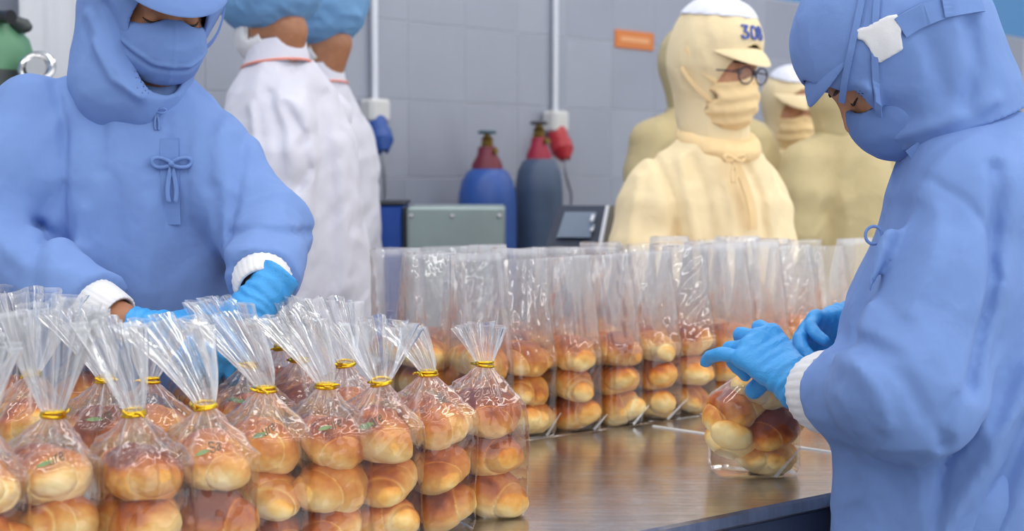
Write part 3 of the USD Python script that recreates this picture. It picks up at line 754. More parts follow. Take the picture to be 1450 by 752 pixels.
def bow(T, c, right, up, fwd, s, mt, name='tie_bow'):
    """a tied bow: two loops, a knot and two hanging ends"""
    c = np.array(c); parts = []
    for k in (-1, 1):
        a = np.linspace(0, 2 * np.pi, 22)
        P = np.stack([k * s * (.5 + .5 * -np.cos(a)) * 1.0, s * .32 * np.sin(a) * (.5 + .5 * (1 - np.cos(a)) / 2)], 1)
        parts.append(tube([c + right * x + up * (y + .1 * abs(x)) + fwd * (.006 + .004 * math.sin(3 * x / s)) for x, y in P], .0032 * s / .03, 8))
        P = np.array([[0, 0], [k * s * .12, -s * .6], [k * s * .22, -s * 1.3], [k * s * .15, -s * 2.0]])
        parts.append(ribbon([c + right * x + up * y + fwd * .006 for x, y in P], fwd, s * .22, .0014, 14))
    e = trimesh.creation.icosphere(2, s * .17); e.apply_translation(c + fwd * .007); parts.append(e)
    return obj(name, join(*parts), mt, T, smooth=True)
Z = np.array([0, 0, 1.0])
# ---------- the worker on the left, tying bags
J = dict(head=at(224, 6, 2.23), hf=(.46, -.78, -.42), tilt=.03, tf=(.22, -.97), neck=at(200, 128, 2.27), pel=at(205, 560, 2.30),
         sh=[at(46, 166, 2.24), at(260, 182, 2.30)], el=[at(-30, 345, 2.14), at(374, 326, 2.20)], wr=[at(196, 466, 2.00), at(371, 414, 1.99)], sl_end=(.72, .80))
dn = nrm(at(330, 492, 1.96) - J['wr'][0])
HA = [make_hand(J['wr'][0] + dn * .02, dn, nrm([.1, .8, -.5]), 1, [(.4, .5, .3), (.5, .6, .4), (.6, .7, .4), (.6, .7, .5)], (.6, .3, .3, .3)),
      make_hand(J['wr'][1] + nrm(at(352, 452, 1.97) - J['wr'][1]) * .02, at(325, 470, 1.96) - J['wr'][1], nrm([-.3, .6, -.6]), -1, [(.5, .6, .4), (.6, .6, .4), (.7, .7, .4), (.7, .7, .5)], (.6, .3, .3, .3))]
fa = lambda pts, w, d: ([at(x, y, 2.15) for x, y in pts], w, d)
TA_, HFA, hcA, RA = build_person('worker in blue smock and hood on the left, tying bags', J, 'blue_cloth', .005, .0055, hem=.55, seed=4, hands=HA, torso=(.168, .115), skin='skin_dark', sleeve=(.072, .066, .062, .052), foldamp=.017,
    folds=[fa([(52, 100), (82, 170), (88, 240), (85, 350), (95, 430)], .008, .007), fa([(305, 118), (330, 165), (334, 240), (331, 330), (330, 400)], .009, .009), fa([(0, 285), (45, 318), (85, 345)], .014, .006), fa([(0, 305), (40, 340), (75, 365)], .012, -.007),
           fa([(115, 300), (112, 380), (118, 440)], .014, -.006), fa([(160, 260), (162, 350), (165, 430)], .016, .006), fa([(300, 270), (310, 350), (306, 440)], .014, .006), fa([(205, 290), (208, 370), (200, 440)], .02, -.006),
           fa([(335, 330), (380, 322), (430, 330)], .008, .010), fa([(332, 352), (370, 345), (420, 352)], .008, -.008), fa([(340, 372), (380, 362), (415, 372)], .008, .008), fa([(232, 140), (226, 200), (232, 318)], .003, .004), fa([(255, 140), (258, 220), (262, 322)], .002, .003),
           fa([(226, 320), (262, 322)], .002, .003), fa([(120, 120), (135, 170), (140, 240)], .014, .006), fa([(290, 140), (286, 200), (292, 260)], .014, .005)])
cuff(TA_, J['el'][0] + (J['wr'][0] - J['el'][0]) * .66, J['el'][0] + (J['wr'][0] - J['el'][0]) * .88, .044, .036)
cuff(TA_, J['el'][1] + (J['wr'][1] - J['el'][1]) * .76, J['el'][1] + (J['wr'][1] - J['el'][1]) * .98, .046, .038)
glove(TA_, HA[0], seed=3, cufflen=.03); glove(TA_, HA[1], seed=5, cufflen=.06)
hoodA = dict(cap=((0, -.02, .045), (.104, .125, .105)), drape=.108, dr2=.098, back=.055, low=(-.012, -.025, .01), open=((0, -.02), (.062, .098)), cut=(at(225, 143, 2.13), (.0, .75, 1)), amp=.008, seed=5,
             folds=[fa([(118, 20), (150, 80), (195, 135)], .012, -.008), fa([(150, 5), (175, 70), (215, 125)], .010, .010), fa([(130, 60), (160, 112), (200, 138)], .007, -.006)])
hood(TA_, hcA, HFA, J['neck'], 'blue_cloth', hoodA, h=.0034)
visor(TA_, hcA, HFA, 'blue_trim', z0=.068, r=(.097, .110), L=.042, drop=.05)
mA = mask(TA_, hcA, HFA, 'blue_trim', top=.0, bot=-.105, wid=.071, seed=2, pleats=False, folds=[(lp(hcA, HFA, (-.07, .06, -.05), (-.03, .12, -.062), (.03, .12, -.062), (.07, .06, -.045)), .004, -.003, HFA[1]), (lp(hcA, HFA, (-.07, .06, -.056), (-.03, .12, -.070), (.03, .12, -.070), (.07, .06, -.052)), .004, .004, HFA[1]), (lp(hcA, HFA, (0, .12, .01), (.0, .12, -.1)), .003, -.002, HFA[1])])
eyes(TA_, hcA, HFA)
obj('mask_strap', ribbon(lp(hcA, HFA, (-.068, .05, -.03), (-.088, .03, -.0), (-.108, .0, .04), (-.1, -.03, .09)), lp(np.zeros(3), HFA, (-1, .4, 0)), .009), 'blue_trim', mA)
obj('mask_strap', ribbon(lp(hcA, HFA, (-.066, .045, -.06), (-.09, .03, -.045), (-.112, .0, -.005), (-.112, -.03, .05)), lp(np.zeros(3), HFA, (-1, .4, 0)), .009), 'blue_trim', mA)
fr = None
# ---------- the worker on the right, holding a bag
J = dict(head=at(1260, 86, 1.93), hf=(-.69, .04, -.72), tf=(-.93, .30), neck=at(1345, 205, 1.93), pel=at(1385, 640, 1.92),
         sh=[at(1345, 285, 2.08), at(1378, 285, 1.80)], el=[at(1290, 500, 2.28), at(1287, 555, 1.74)], wr=[at(1212, 452, 2.26), at(1140, 556, 1.98)], sl_end=(.85, .62))
J['garment'] = [(at(1352, 900, 1.93), .19, .185), (at(1352, 640, 1.93), .185, .172), (at(1362, 470, 1.93), .18, .168), (at(1375, 350, 1.93), .172, .14), (at(1385, 270, 1.93), .155, .125), (at(1388, 205, 1.93), .12, .10), (at(1378, 165, 1.93), .075, .07)]
dB = nrm(at(1070, 488, 2.04) - J['wr'][1])
nB = nrm([-.25, .85, -.35])
HB = [make_hand(at(1196, 456, 2.22), nrm(at(1105, 482, 2.15) - at(1196, 456, 2.22)), nrm([.1, -.75, -.5]), -1, [(.25, .5, .3), (.4, .6, .4), (.5, .6, .4), (.6, .7, .4)], (.35, .5, .2, .2)),
      make_hand(J['wr'][1] + dB * .012, dB, nB, -1, [(.7, 1.1, .8), (.75, 1.2, .8), (.8, 1.25, .8), (.35, .55, .4)], (.05, .85, .5, .5), spread=.30, s=1.14)]
fb = lambda pts, w, d, Y=1.68: ([at(x, y, Y) for x, y in pts], w, d)
TB_, HFB, hcB, RB = build_person('worker in blue smock and hood on the right, closing a bag of rolls', J, 'blue_cloth', .005, .0055, hem=.5, seed=12, hands=HB, sleeve=(.080, .086, .068, .058), foldamp=.017,
    folds=[fb([(1296, 250), (1262, 330), (1238, 400), (1224, 450)], .010, .016), fb([(1308, 262), (1274, 345), (1248, 420)], .012, -.012), fb([(1328, 300), (1298, 370), (1265, 430)], .011, .012), fb([(1350, 300), (1325, 380), (1290, 440)], .012, -.007), fb([(1345, 250), (1392, 290), (1418, 330), (1428, 400)], .006, .006),
           fb([(1440, 240), (1432, 330), (1408, 440), (1372, 545)], .012, .020), fb([(1232, 500), (1270, 530), (1300, 580)], .012, .008), fb([(1215, 520), (1240, 560), (1250, 600)], .010, -.007), fb([(1345, 560), (1320, 600), (1330, 625)], .010, .010), fb([(1200, 500), (1235, 488), (1260, 500)], .010, .008),
           fb([(1370, 590), (1340, 650), (1322, 752)], .006, .010, 1.76), fb([(1450, 520), (1400, 620), (1330, 752)], .014, -.016, 1.76), fb([(1450, 600), (1410, 690), (1390, 752)], .014, .018, 1.76), fb([(1260, 650), (1262, 752)], .02, .005, 1.76)])
wv, ev = J['wr'][1], J['el'][1]
cuff(TB_, ev + (wv - ev) * .64, ev + (wv - ev) * .86, .061, .055)
cuff(TB_, J['el'][0] + (J['wr'][0] - J['el'][0]) * .8, J['wr'][0], .046, .042)
glove(TB_, HB[0], seed=7, cufflen=.02); glove(TB_, HB[1], seed=8, cufflen=.012, h=.003)
hoodB = dict(cap=((0, -.012, .045), (.106, .120, .110)), drape=.104, dr2=.100, back=.05, low=(.015, 0, -.012), open=((0, -.02), (.066, .088)), cut=(at(1330, 194, 1.9), (-.36, .0, 1)), amp=.007, seed=8,
             extra=[(at(1320, 60, 1.93), at(1355, 128, 1.93), .064, .064, .05)],
             folds=[fb([(1240, 125), (1265, 165), (1285, 198)], .010, -.012, 1.8), fb([(1228, 130), (1255, 175), (1272, 205)], .008, .010, 1.8), fb([(1385, 30), (1395, 90), (1380, 150)], .014, .012, 1.8), fb([(1300, 190), (1350, 172), (1420, 140)], .012, -.008, 1.8), fb([(1310, 40), (1330, 80), (1350, 130)], .016, .006, 1.8)])
hB, outB = hood(TB_, hcB, HFB, J['neck'], 'blue_cloth', hoodB, h=.0036)
visor(TB_, hcB, HFB, 'blue_trim', z0=.066, r=(.092, .106), L=.030, drop=.1)
mB = mask(TB_, hcB, HFB, 'blue_trim', top=-.012, bot=-.125, wid=.074, seed=6, pleats=False, c=(0, .02, -.055), r=(.074, .092, .085))
eyes(TB_, hcB, HFB)
def on_surf(outer, px, py, Y0=1.6, Y1=2.1, off=.0):
    ys = np.linspace(Y0, Y1, 400); P = np.array([at(px, py, y) for y in ys]); d = outer(P); k = np.argmax(d < off)
    return P[k]
def surf_strap(T, outer, pix, w, mt, name, off=.004, n=24, label=None, yr=(1.6, 2.1)):
    pts = spline(np.array([(x, y, 0) for x, y in pix], float), n); P = []
    for x, y, _ in pts: P.append(on_surf(outer, x, y, yr[0], yr[1], off=off))
    P = np.array(P)
    e = 1e-3; G = np.stack([outer(P + np.eye(3)[k] * e) - outer(P - np.eye(3)[k] * e) for k in range(3)], 1); G /= np.linalg.norm(G, axis=1, keepdims=True) + 1e-9
    for _ in range(2): P[1:-1] = (P[:-2] + 2 * P[1:-1] + P[2:]) / 4
    p = P; t = np.gradient(p, axis=0); t /= np.linalg.norm(t, axis=1, keepdims=True) + 1e-9
    G = G - t * (G * t).sum(1, keepdims=True); G /= np.linalg.norm(G, axis=1, keepdims=True) + 1e-9
    s = np.cross(t, G); h = w / 2
    ring = np.stack([p - s * h - G * .0012, p + s * h - G * .0012, p + s * h + G * .0014, p - s * h + G * .0014], 1).reshape(-1, 3)
    k = (len(p) - 1) * 4
    return obj(name, (ring, np.vstack([grid_faces(len(p), 4, True), [[0, 2, 1], [0, 3, 2], [k, k + 1, k + 2], [k, k + 2, k + 3]]])), mt, T, label, smooth=30)
sA = SM[0]
sy = lambda x, y: on_surf(sA, x, y, 1.9, 2.4, .003)
surf_strap(TA_, sA, [(240, 196), (240, 225), (241, 270), (243, 318)], .030, 'blue_trim', 'placket', .002, yr=(1.9, 2.4))
bow(TA_, sy(243, 232), RA[0] * -1, Z, RA[1], .031, 'blue_trim')
bow(TA_, sy(222, 158), RA[0] * -1, Z, RA[1], .015, 'blue_trim', 'collar_bow')
wide = lambda p: np.minimum(outB(p), dell((p - hcB) @ HFB.T, (0, .02, -.055), np.array([.074, .092, .085])))
surf_strap(mB, wide, [(1222, -10), (1212, 40), (1200, 95), (1192, 145)], .009, 'blue_trim', 'mask_strap')
surf_strap(mB, wide, [(1243, -10), (1239, 50), (1240, 110), (1245, 165)], .009, 'blue_trim', 'mask_strap')
surf_strap(hB, outB, [(1275, 40), (1300, 25), (1340, 10), (1390, 2)], .03, 'blue_trim', 'cap_band')
surf_strap(hB, outB, [(1338, -6), (1342, 12), (1344, 24)], .012, 'blue_trim', 'band_loop', .008)
from shapely.geometry import Polygon, Point
import shapely
PATCH = Polygon([(1211, 40), (1228, 38), (1240, 30), (1258, 22), (1270, 20), (1277, 34), (1276, 50), (1279, 70), (1262, 80), (1245, 90), (1236, 84), (1232, 70), (1222, 58), (1213, 55)])
def patch(p):
    d = np.abs(outB(p) - .0015) - .0032
    rel = p - CAM; b = rel @ FWD; px = 725 + FPX * (rel @ RGT) / b; py = 376 - FPX * (rel @ UPV) / b
    pt = shapely.points(px, py); dist = shapely.distance(PATCH.exterior, pt) * b / FPX; ins = shapely.contains(PATCH, pt)
    e = np.where(ins, -dist, dist); e = np.maximum(e, p[:, 1] - 1.93)
    return np.maximum(d, e)
a, b = at(1205, 95, 1.7), at(1285, 15, 1.93); lo = np.minimum(a, b) - .02; hi = np.maximum(a, b) + .02
obj('knit_panel', mesh_sdf(patch, lo, hi, .0026, 1, grow=2.5), 'white_knit', hB, 'white knit panel showing on the side of the hood', smooth=True)
surf_strap(TB_, lambda p: dcone(p, at(1345, 205, 1.93), at(1300, 215, 1.93), .09, .07), [(1296, 232), (1312, 220), (1326, 208)], .045, 'blue_trim', 'collar_tab', .002)
ang = np.linspace(0, 5.2, 20); c0 = at(1237, 333, 1.80)
obj('tie_loop', tube([c0 + (.011 * math.cos(a), 0, .012 * math.sin(a)) for a in ang], .0022, 8), 'blue_trim', TB_)
fw = lambda pts, w, d: ([at(x, y, 3.2) for x, y in pts], w, d)
# ---------- two workers in white coats, seen from behind
def white_worker(label, J, seed, caps, capc, folds=()):
    T, HF, hc, R = build_person(label, J, 'white_coat', .009, .008, hem=.5, seed=seed, skin='skin_dark', torso=(.18, .125), sleeve=(.082, .07, .06, .05), foldamp=.022, group=None, sleeve_k=.015, folds=folds)
    nb = J['neck']
    def capf(p):
        q = (p - hc) @ HF.T
        d = dell(q, capc, np.array(caps)); k = np.abs(d) < .05
        if k.any(): d[k] = d[k] + .012 * fold_noise(q[k], (14, 14, 14), seed, 2) + .006 * fold_noise(q[k], (36, 36, 20), seed + 2, 1)
        return d
    obj('bouffant_cap', mesh_sdf(capf, hc - .24, hc + .24, .006, 1), 'bouffant', T, smooth=True)
    mask(T, hc, HF, 'white_mask', h=.003, pleats=False, seed=seed)
    obj('mask_strap', tube(spline(lp(hc, HF, (-.068, .04, -.03), (-.086, -.01, -.02), (-.07, -.07, -.03)), 14), .0025, 6), 'rubber_white', T)
    # stand collar with pink piping
    a = np.linspace(-2.75, 2.75, 40); rows = []
    for z, r in ((-.012, 1.12), (.022, 1.0), (.045, .96), (.048, .93), (.02, .93), (-.01, 1.05)):
        rows.append(nb + np.outer(np.sin(a) * .078 * r, R[0]) - np.outer(np.cos(a) * .076 * r, R[1]) + Z * (z + .012 * np.cos(a)[:, None]))
    rows.append(rows[0])
    col_ = obj('collar', (np.array(rows).reshape(-1, 3), grid_faces(7, 40)), 'white_coat', T, smooth=True)
    obj('collar_piping', tube(nb + np.outer(np.sin(a) * .088, R[0]) - np.outer(np.cos(a) * .086, R[1]) + Z * (-.008 + .012 * np.cos(a)[:, None]), .003, 6), 'pink_piping', col_, 'thin pink piping')
    return T
J = dict(head=at(382, 14, 3.40), hf=(-.80, .42, -.42), tf=(-.80, .60), neck=at(392, 88, 3.40), pel=at(440, 470, 3.46), sh=[at(455, 165, 3.58), at(408, 172, 3.30)], el=[at(440, 300, 3.62), at(392, 300, 3.26)], wr=[at(390, 390, 3.66), at(330, 380, 3.26)])
white_worker('worker in white coat and pale blue bouffant cap, nearer one behind the left worker', J, 21, (.127, .145, .115), (0, -.03, .05), [fw(*a) for a in (([(372, 130), (392, 180), (398, 240), (392, 300)], .014, .014), ([(402, 150), (425, 190), (432, 240), (418, 270)], .012, .016), ([(440, 130), (450, 220), (455, 330), (450, 440)], .02, .010), ([(350, 150), (362, 220), (370, 270)], .012, -.012), ([(470, 200), (478, 300), (480, 420)], .02, -.010))])
J = dict(head=at(452, 36, 3.94), hf=(-.80, .42, -.42), tf=(-.82, .57), neck=at(450, 118, 3.94), pel=at(462, 480, 4.00), sh=[at(494, 190, 4.12), at(456, 195, 3.84)], el=[at(492, 310, 4.14), at(462, 310, 3.80)], wr=[at(450, 390, 4.14), at(420, 380, 3.80)])
white_worker('worker in white coat half hidden, beside the blue wall plug', J, 27, (.127, .14, .12), (0, -.035, .045), [fw(*a) for a in (([(500, 170), (518, 230), (514, 290), (500, 330)], .012, .014), ([(488, 200), (492, 290), (486, 400)], .016, -.010))])
# ---------- workers in cream
CREAM_HOOD = []
def cream_worker(label, J, seed, mt, hood_o, face=True, h=.009, capwhite=True, foldamp=.019, folds=()):
    T, HF, hc, R = build_person(label, J, mt, h, .008, folds=folds, hem=.5, seed=seed, torso=(.175, .125), sleeve=(.085, .072, .062, .05), foldamp=foldamp, sleeve_k=.02)
    CREAM_HOOD[:] = [hood(T, hc, HF, J['neck'], mt, hood_o, h=.005)[0]]
    if capwhite:
        cc, cr = hood_o['cap']
        def capf(p):
            q = (p - hc) @ HF.T
            d = dell(q, np.array(cc) + (0, 0, .004), np.array(cr) + .003); k = np.abs(d) < .04
            if k.any(): d[k] += .005 * fold_noise(q[k], (26, 26, 8), seed + 4, 2)
            return np.maximum(d, cc[2] + cr[2] * .58 - q[:, 2])
        obj('cap_crown', mesh_sdf(capf, hc - .24, hc + .24, .005, 1), 'cap_white', T, 'white gathered crown of the cap', smooth=True)
    if face:
        visor(T, hc, HF, mt, z0=.062, r=(.092, .108), L=.042, drop=.1)
        mask(T, hc, HF, 'cream_shade', h=.003, pleats=True, seed=seed, top=-.014, bot=-.146, c=(0, .02, -.066), r=(.073, .098, .098))
    return T, HF, hc, R
J = dict(head=at(1019, 100, 3.50), hf=(.70, -.70, -.12), tf=(.42, -.90), neck=at(1012, 190, 3.54), pel=at(1000, 520, 3.56), sh=[at(936, 262, 3.50), at(1062, 262, 3.64)], el=[at(908, 350, 3.46), at(1084, 352, 3.60)], wr=[at(950, 430, 3.30), at(1062, 430, 3.42)])
fy = lambda pts, w, d: ([at(x, y, 3.40) for x, y in pts], w, d)
T, HF, hc, R = cream_worker('worker in cream smock, hooded cap numbered 308 and glasses', J, 33, 'cream_cloth',
    dict(cap=((0, -.02, .066), (.107, .124, .120)), drape=.094, dr2=.090, back=.045, low=(0, 0, .0), open=((0, -.018), (.060, .088)), cut=(at(1015, 215, 3.5), (.0, .15, 1)), amp=.008, seed=14), folds=[fy(*a) for a in (([(932, 225), (952, 280), (958, 345)], .012, .014), ([(985, 225), (1000, 280), (1012, 345)], .016, .010), ([(965, 225), (975, 290), (985, 345)], .014, -.010), ([(1060, 230), (1085, 280), (1092, 345)], .012, .012), ([(905, 250), (895, 300), (890, 345)], .014, -.010), ([(1030, 260), (1040, 310), (1042, 345)], .012, -.008))])
eyes(T, hc, HF, closed=False)
for s in (-1, 1):
    a = np.linspace(0, 2 * np.pi, 31); cx = .034 * s
    P = np.stack([cx + .026 * np.cos(a) * 1.06, .110 - .10 * np.abs(cx + .026 * np.cos(a)) ** 1.4 * 2.2, -.006 + .021 * np.sin(a)], 1)
    fr_ = obj('spectacle_frame', tube(L2W(hc, HF, P), .0021, 8, cap=False), 'spectacle', T, 'dark thin spectacle rim')
    C = L2W(hc, HF, [[cx, P[:, 1].mean(), -.006]]); Q = np.vstack([L2W(hc, HF, P[:-1]), C]); n = 30
    obj('spectacle_lens', (Q, np.array([[i, (i + 1) % n, n] for i in range(n)])), 'lens', fr_, 'clear spectacle lens', smooth=True)
    obj('spectacle_temple', tube(lp(hc, HF, (.061 * s, .102, .0), (.076 * s, .07, .002), (.079 * s, .0, .0)), .002, 6), 'spectacle', T)
obj('spectacle_bridge', tube(lp(hc, HF, (-.008, .109, -.002), (0, .1115, .0015), (.008, .109, -.002)), .0018, 6), 'spectacle', T)
tx = meshkit.text_mesh('308', .034, .003, True); v = np.array(tx.vertices); v[:, 0] -= v[:, 0].mean(); v[:, 1] -= v[:, 1].mean()
cc, cr = np.array((0, -.02, .066)), np.array((.107, .124, .120)); zz = .100 + v[:, 1]; aa = v[:, 0] * .9 / .11 - .1
kz = np.sqrt(np.maximum(1 - ((zz - cc[2]) / cr[2]) ** 2, .05)); k2 = kz * (1 + (.004 + v[:, 2]) / .11)
q = np.stack([-np.sin(aa) * cr[0] * k2, cc[1] + np.cos(aa) * cr[1] * k2, zz], 1)
obj('number_embroidery', (L2W(hc, HF, q * (1, 1, 1)), np.array(tx.faces)), 'embroidery', CREAM_HOOD[0], 'blue embroidered number 308', smooth=False)
for s in (1,):
    obj('mask_strap', ribbon(lp(hc, HF, (.068 * s, .045, -.03), (.095 * s, .01, .0), (.112 * s, -.03, .05)), lp(np.zeros(3), HF, (1, .3, 0)), .009), 'cream_shade', T)
    obj('mask_strap', ribbon(lp(hc, HF, (.066 * s, .04, -.08), (.098 * s, .01, -.05), (.115 * s, -.035, .0)), lp(np.zeros(3), HF, (1, .3, 0)), .009), 'cream_shade', T)
cn = at(1017, 200, 3.535)
def collar_roll(p):
    q = p - cn; a_ = q @ R[0]; b_ = q @ R[1]; c_ = q[:, 2] + .35 * b_
    d = np.sqrt((np.sqrt((a_ / 1.05) ** 2 + b_ ** 2) - .086) ** 2 + (c_ * .8) ** 2) - .021
    return d + .008 * fold_noise(q, (16, 16, 22), 5, 2)
obj('hood_collar', mesh_sdf(collar_roll, cn - .19, cn + .19, .005, 1), 'cream_shade', T, 'rolled lower edge of the hood', smooth=True)
bow(T, at(1038, 225, 3.37), R[0] * -1, Z, R[1], .03, 'cream_shade', 'collar_bow')
obj('hanging_tie', ribbon([at(1040, 226, 3.385), at(1052, 255, 3.40), at(1062, 285, 3.41), at(1066, 325, 3.42)], R[1], .022, .003), 'cream_shade', T)
J = dict(head=at(985, 92, 4.35), hf=(.5, .8, -.2), tf=(.5, .85), neck=at(985, 150, 4.35), pel=at(990, 470, 4.38), sh=[at(1062, 205, 4.4), at(925, 205, 4.3)], el=[at(1085, 310, 4.4), at(915, 310, 4.3)], wr=[at(1080, 390, 4.5), at(930, 390, 4.45)])
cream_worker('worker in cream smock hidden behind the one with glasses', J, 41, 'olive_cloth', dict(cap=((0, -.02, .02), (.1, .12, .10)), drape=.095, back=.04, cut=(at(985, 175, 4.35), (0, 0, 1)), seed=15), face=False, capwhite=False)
J = dict(head=at(1122, 152, 4.85), hf=(.25, -.96, -.25), tf=(.2, -.97), neck=at(1120, 208, 4.88), pel=at(1120, 470, 4.9), sh=[at(1070, 238, 4.88), at(1168, 238, 4.9)], el=[at(1050, 330, 4.86), at(1190, 330, 4.88)], wr=[at(1085, 380, 4.7), at(1160, 380, 4.7)])
cream_worker('distant worker in cream with a white crowned cap and face mask', J, 47, 'cream_cloth', dict(cap=((0, -.02, .045), (.095, .112, .095)), drape=.088, back=.04, cut=(at(1120, 212, 4.85), (0, 0, 1)), seed=16), face=True)
J = dict(head=at(1190, 150, 4.32), hf=(.45, .85, -.3), tf=(.4, .9), neck=at(1190, 192, 4.30), pel=at(1205, 480, 4.34), sh=[at(1262, 232, 4.42), at(1140, 236, 4.26)], el=[at(1275, 330, 4.42), at(1132, 330, 4.24)], wr=[at(1262, 390, 4.5), at(1150, 390, 4.45)])
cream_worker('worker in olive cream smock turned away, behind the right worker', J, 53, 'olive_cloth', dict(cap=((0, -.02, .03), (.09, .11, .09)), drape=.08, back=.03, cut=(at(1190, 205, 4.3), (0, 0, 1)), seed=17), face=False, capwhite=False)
# ------------------------------------------------------------------ bread rolls
def roll_mesh(seed, sub=4):
    """a rolled crescent bun: a fat middle wrap, narrower wraps stepping out of it to both sides, slanting like a rolled triangle of dough"""
    g = np.random.default_rng(seed)
    s = trimesh.creation.icosphere(sub); d = np.array(s.vertices)
    L, Wd, H = g.uniform(.048, .053), g.uniform(.040, .044), g.uniform(.032, .036)
    hand = g.choice([-1, 1]); n0 = int(g.integers(2, 4))
    spec = [(.50, 1.0), (.80, .88), (1.0, .72)] if n0 == 3 else [(.62, 1.0), (1.0, .80)]
    R, SH = [], []
    for i, (l, r) in enumerate(spec):
        tz = hand * g.uniform(.25, .5) * (1 - .35 * i); ty = g.uniform(-.1, .1)
        A = np.array([[math.cos(tz), -math.sin(tz), 0], [math.sin(tz), math.cos(tz), 0], [0, 0, 1]])
        cc0 = np.array([hand * g.uniform(-.06, .10), g.uniform(-.05, .05), g.uniform(-.02, .05)])
        rad = np.array([l, r * .84, r * .72]); pw = 2.5
        # superellipsoid wrap, distance along each direction by bisection
        lo_, hi_ = np.zeros(len(d)), np.full(len(d), 1.6)
        for _ in range(22):
            m_ = .5 * (lo_ + hi_); q = ((d * m_[:, None]) @ A - cc0 @ A) / rad
            ins = (np.abs(q[:, 0]) ** pw + (q[:, 1] ** 2 + q[:, 2] ** 2) ** (pw / 2)) < 1
            lo_ = np.where(ins, m_, lo_); hi_ = np.where(ins, hi_, m_)
        R.append(lo_)
    R = np.array(R)
    srt = np.sort(R, 0); gap = (srt[-1] - srt[-2]) / srt[-1]
    r = (R ** 45).sum(0) ** (1 / 45)
    who = R.argmax(0)
    r = r * (1 - .035 * np.exp(-(gap / .03) ** 2))
    v = d * r[:, None]
    n = meshkit.fbm(d * 1.7 + seed * 3.1, 3, seed)[:, None]; v *= 1 + .17 * (n - .5)
    x = v[:, 0]; v[:, 1] += .20 * g.choice([-1, 1]) * (x * x - .3) * g.uniform(.2, 1)
    # one small pinched dough tip at an end
    tip = np.array([hand * .92, g.uniform(-.2, .2), -.12]); v += (d @ nrm(tip) > .9)[:, None] * 0
    v = v * np.array([L, Wd / .84, H / .72])
    z = v[:, 2]; v[:, 2] = np.where(z < 0, z * .82, z); v[:, 2] = np.maximum(v[:, 2], -.66 * H - .1 * (-.66 * H - v[:, 2]).clip(0))
    zn = v[:, 2] / H
    bake = .455 + .38 * np.tanh(1.9 * (zn - .12))
    bake += np.where(who == 0, .03, -.03) - .22 * np.exp(-(gap / .035) ** 2) * (who > 0) - .05 * np.exp(-(gap / .02) ** 2)
    bake -= .13 * (np.abs(d[:, 0]) > .8) * (np.abs(d[:, 0]) - .8) / .2
    bake += .40 * (meshkit.fbm(d * 1.5 + 11 + seed, 3, seed + 5) - .5)
    v[:, 2] -= v[:, 2].min()
    return v, np.array(s.faces), np.clip(bake, 0, 1)
ROLLS = [roll_mesh(k + 3, 5) for k in range(12)]
ROLLS_LO = [roll_mesh(k + 3, 3) for k in range(12)]
rng = np.random.default_rng(11)
def put_roll(pos, yaw, label, group, hi=True, scale=1.0, roll=0.0, pitch=0.0, tone=None, variant=None):
    k = int(rng.integers(12)) if variant is None else variant
    v, f, bk = (ROLLS if hi else ROLLS_LO)[k]
    cr, sr, cp, sp = math.cos(roll), math.sin(roll), math.cos(pitch), math.sin(pitch)
    v = v * scale; v = v - (0, 0, .03 * scale)
    v = v @ np.array([[1, 0, 0], [0, cr, -sr], [0, sr, cr]]).T @ np.array([[cp, 0, sp], [0, 1, 0], [-sp, 0, cp]]).T
    v = v + (0, 0, .03 * scale)
    c, s = math.cos(yaw), math.sin(yaw)
    v = v @ np.array([[c, s, 0], [-s, c, 0], [0, 0, 1]])
    tone = int(rng.choice(5, p=[.16, .28, .28, .18, .10])) if tone is None else tone
    return obj('bread_roll', (v, f), f'bread_crust_{"abcde"[tone]}', None, label, 'bread roll', group, attr={'bake': bk}, smooth=True, loc=pos)
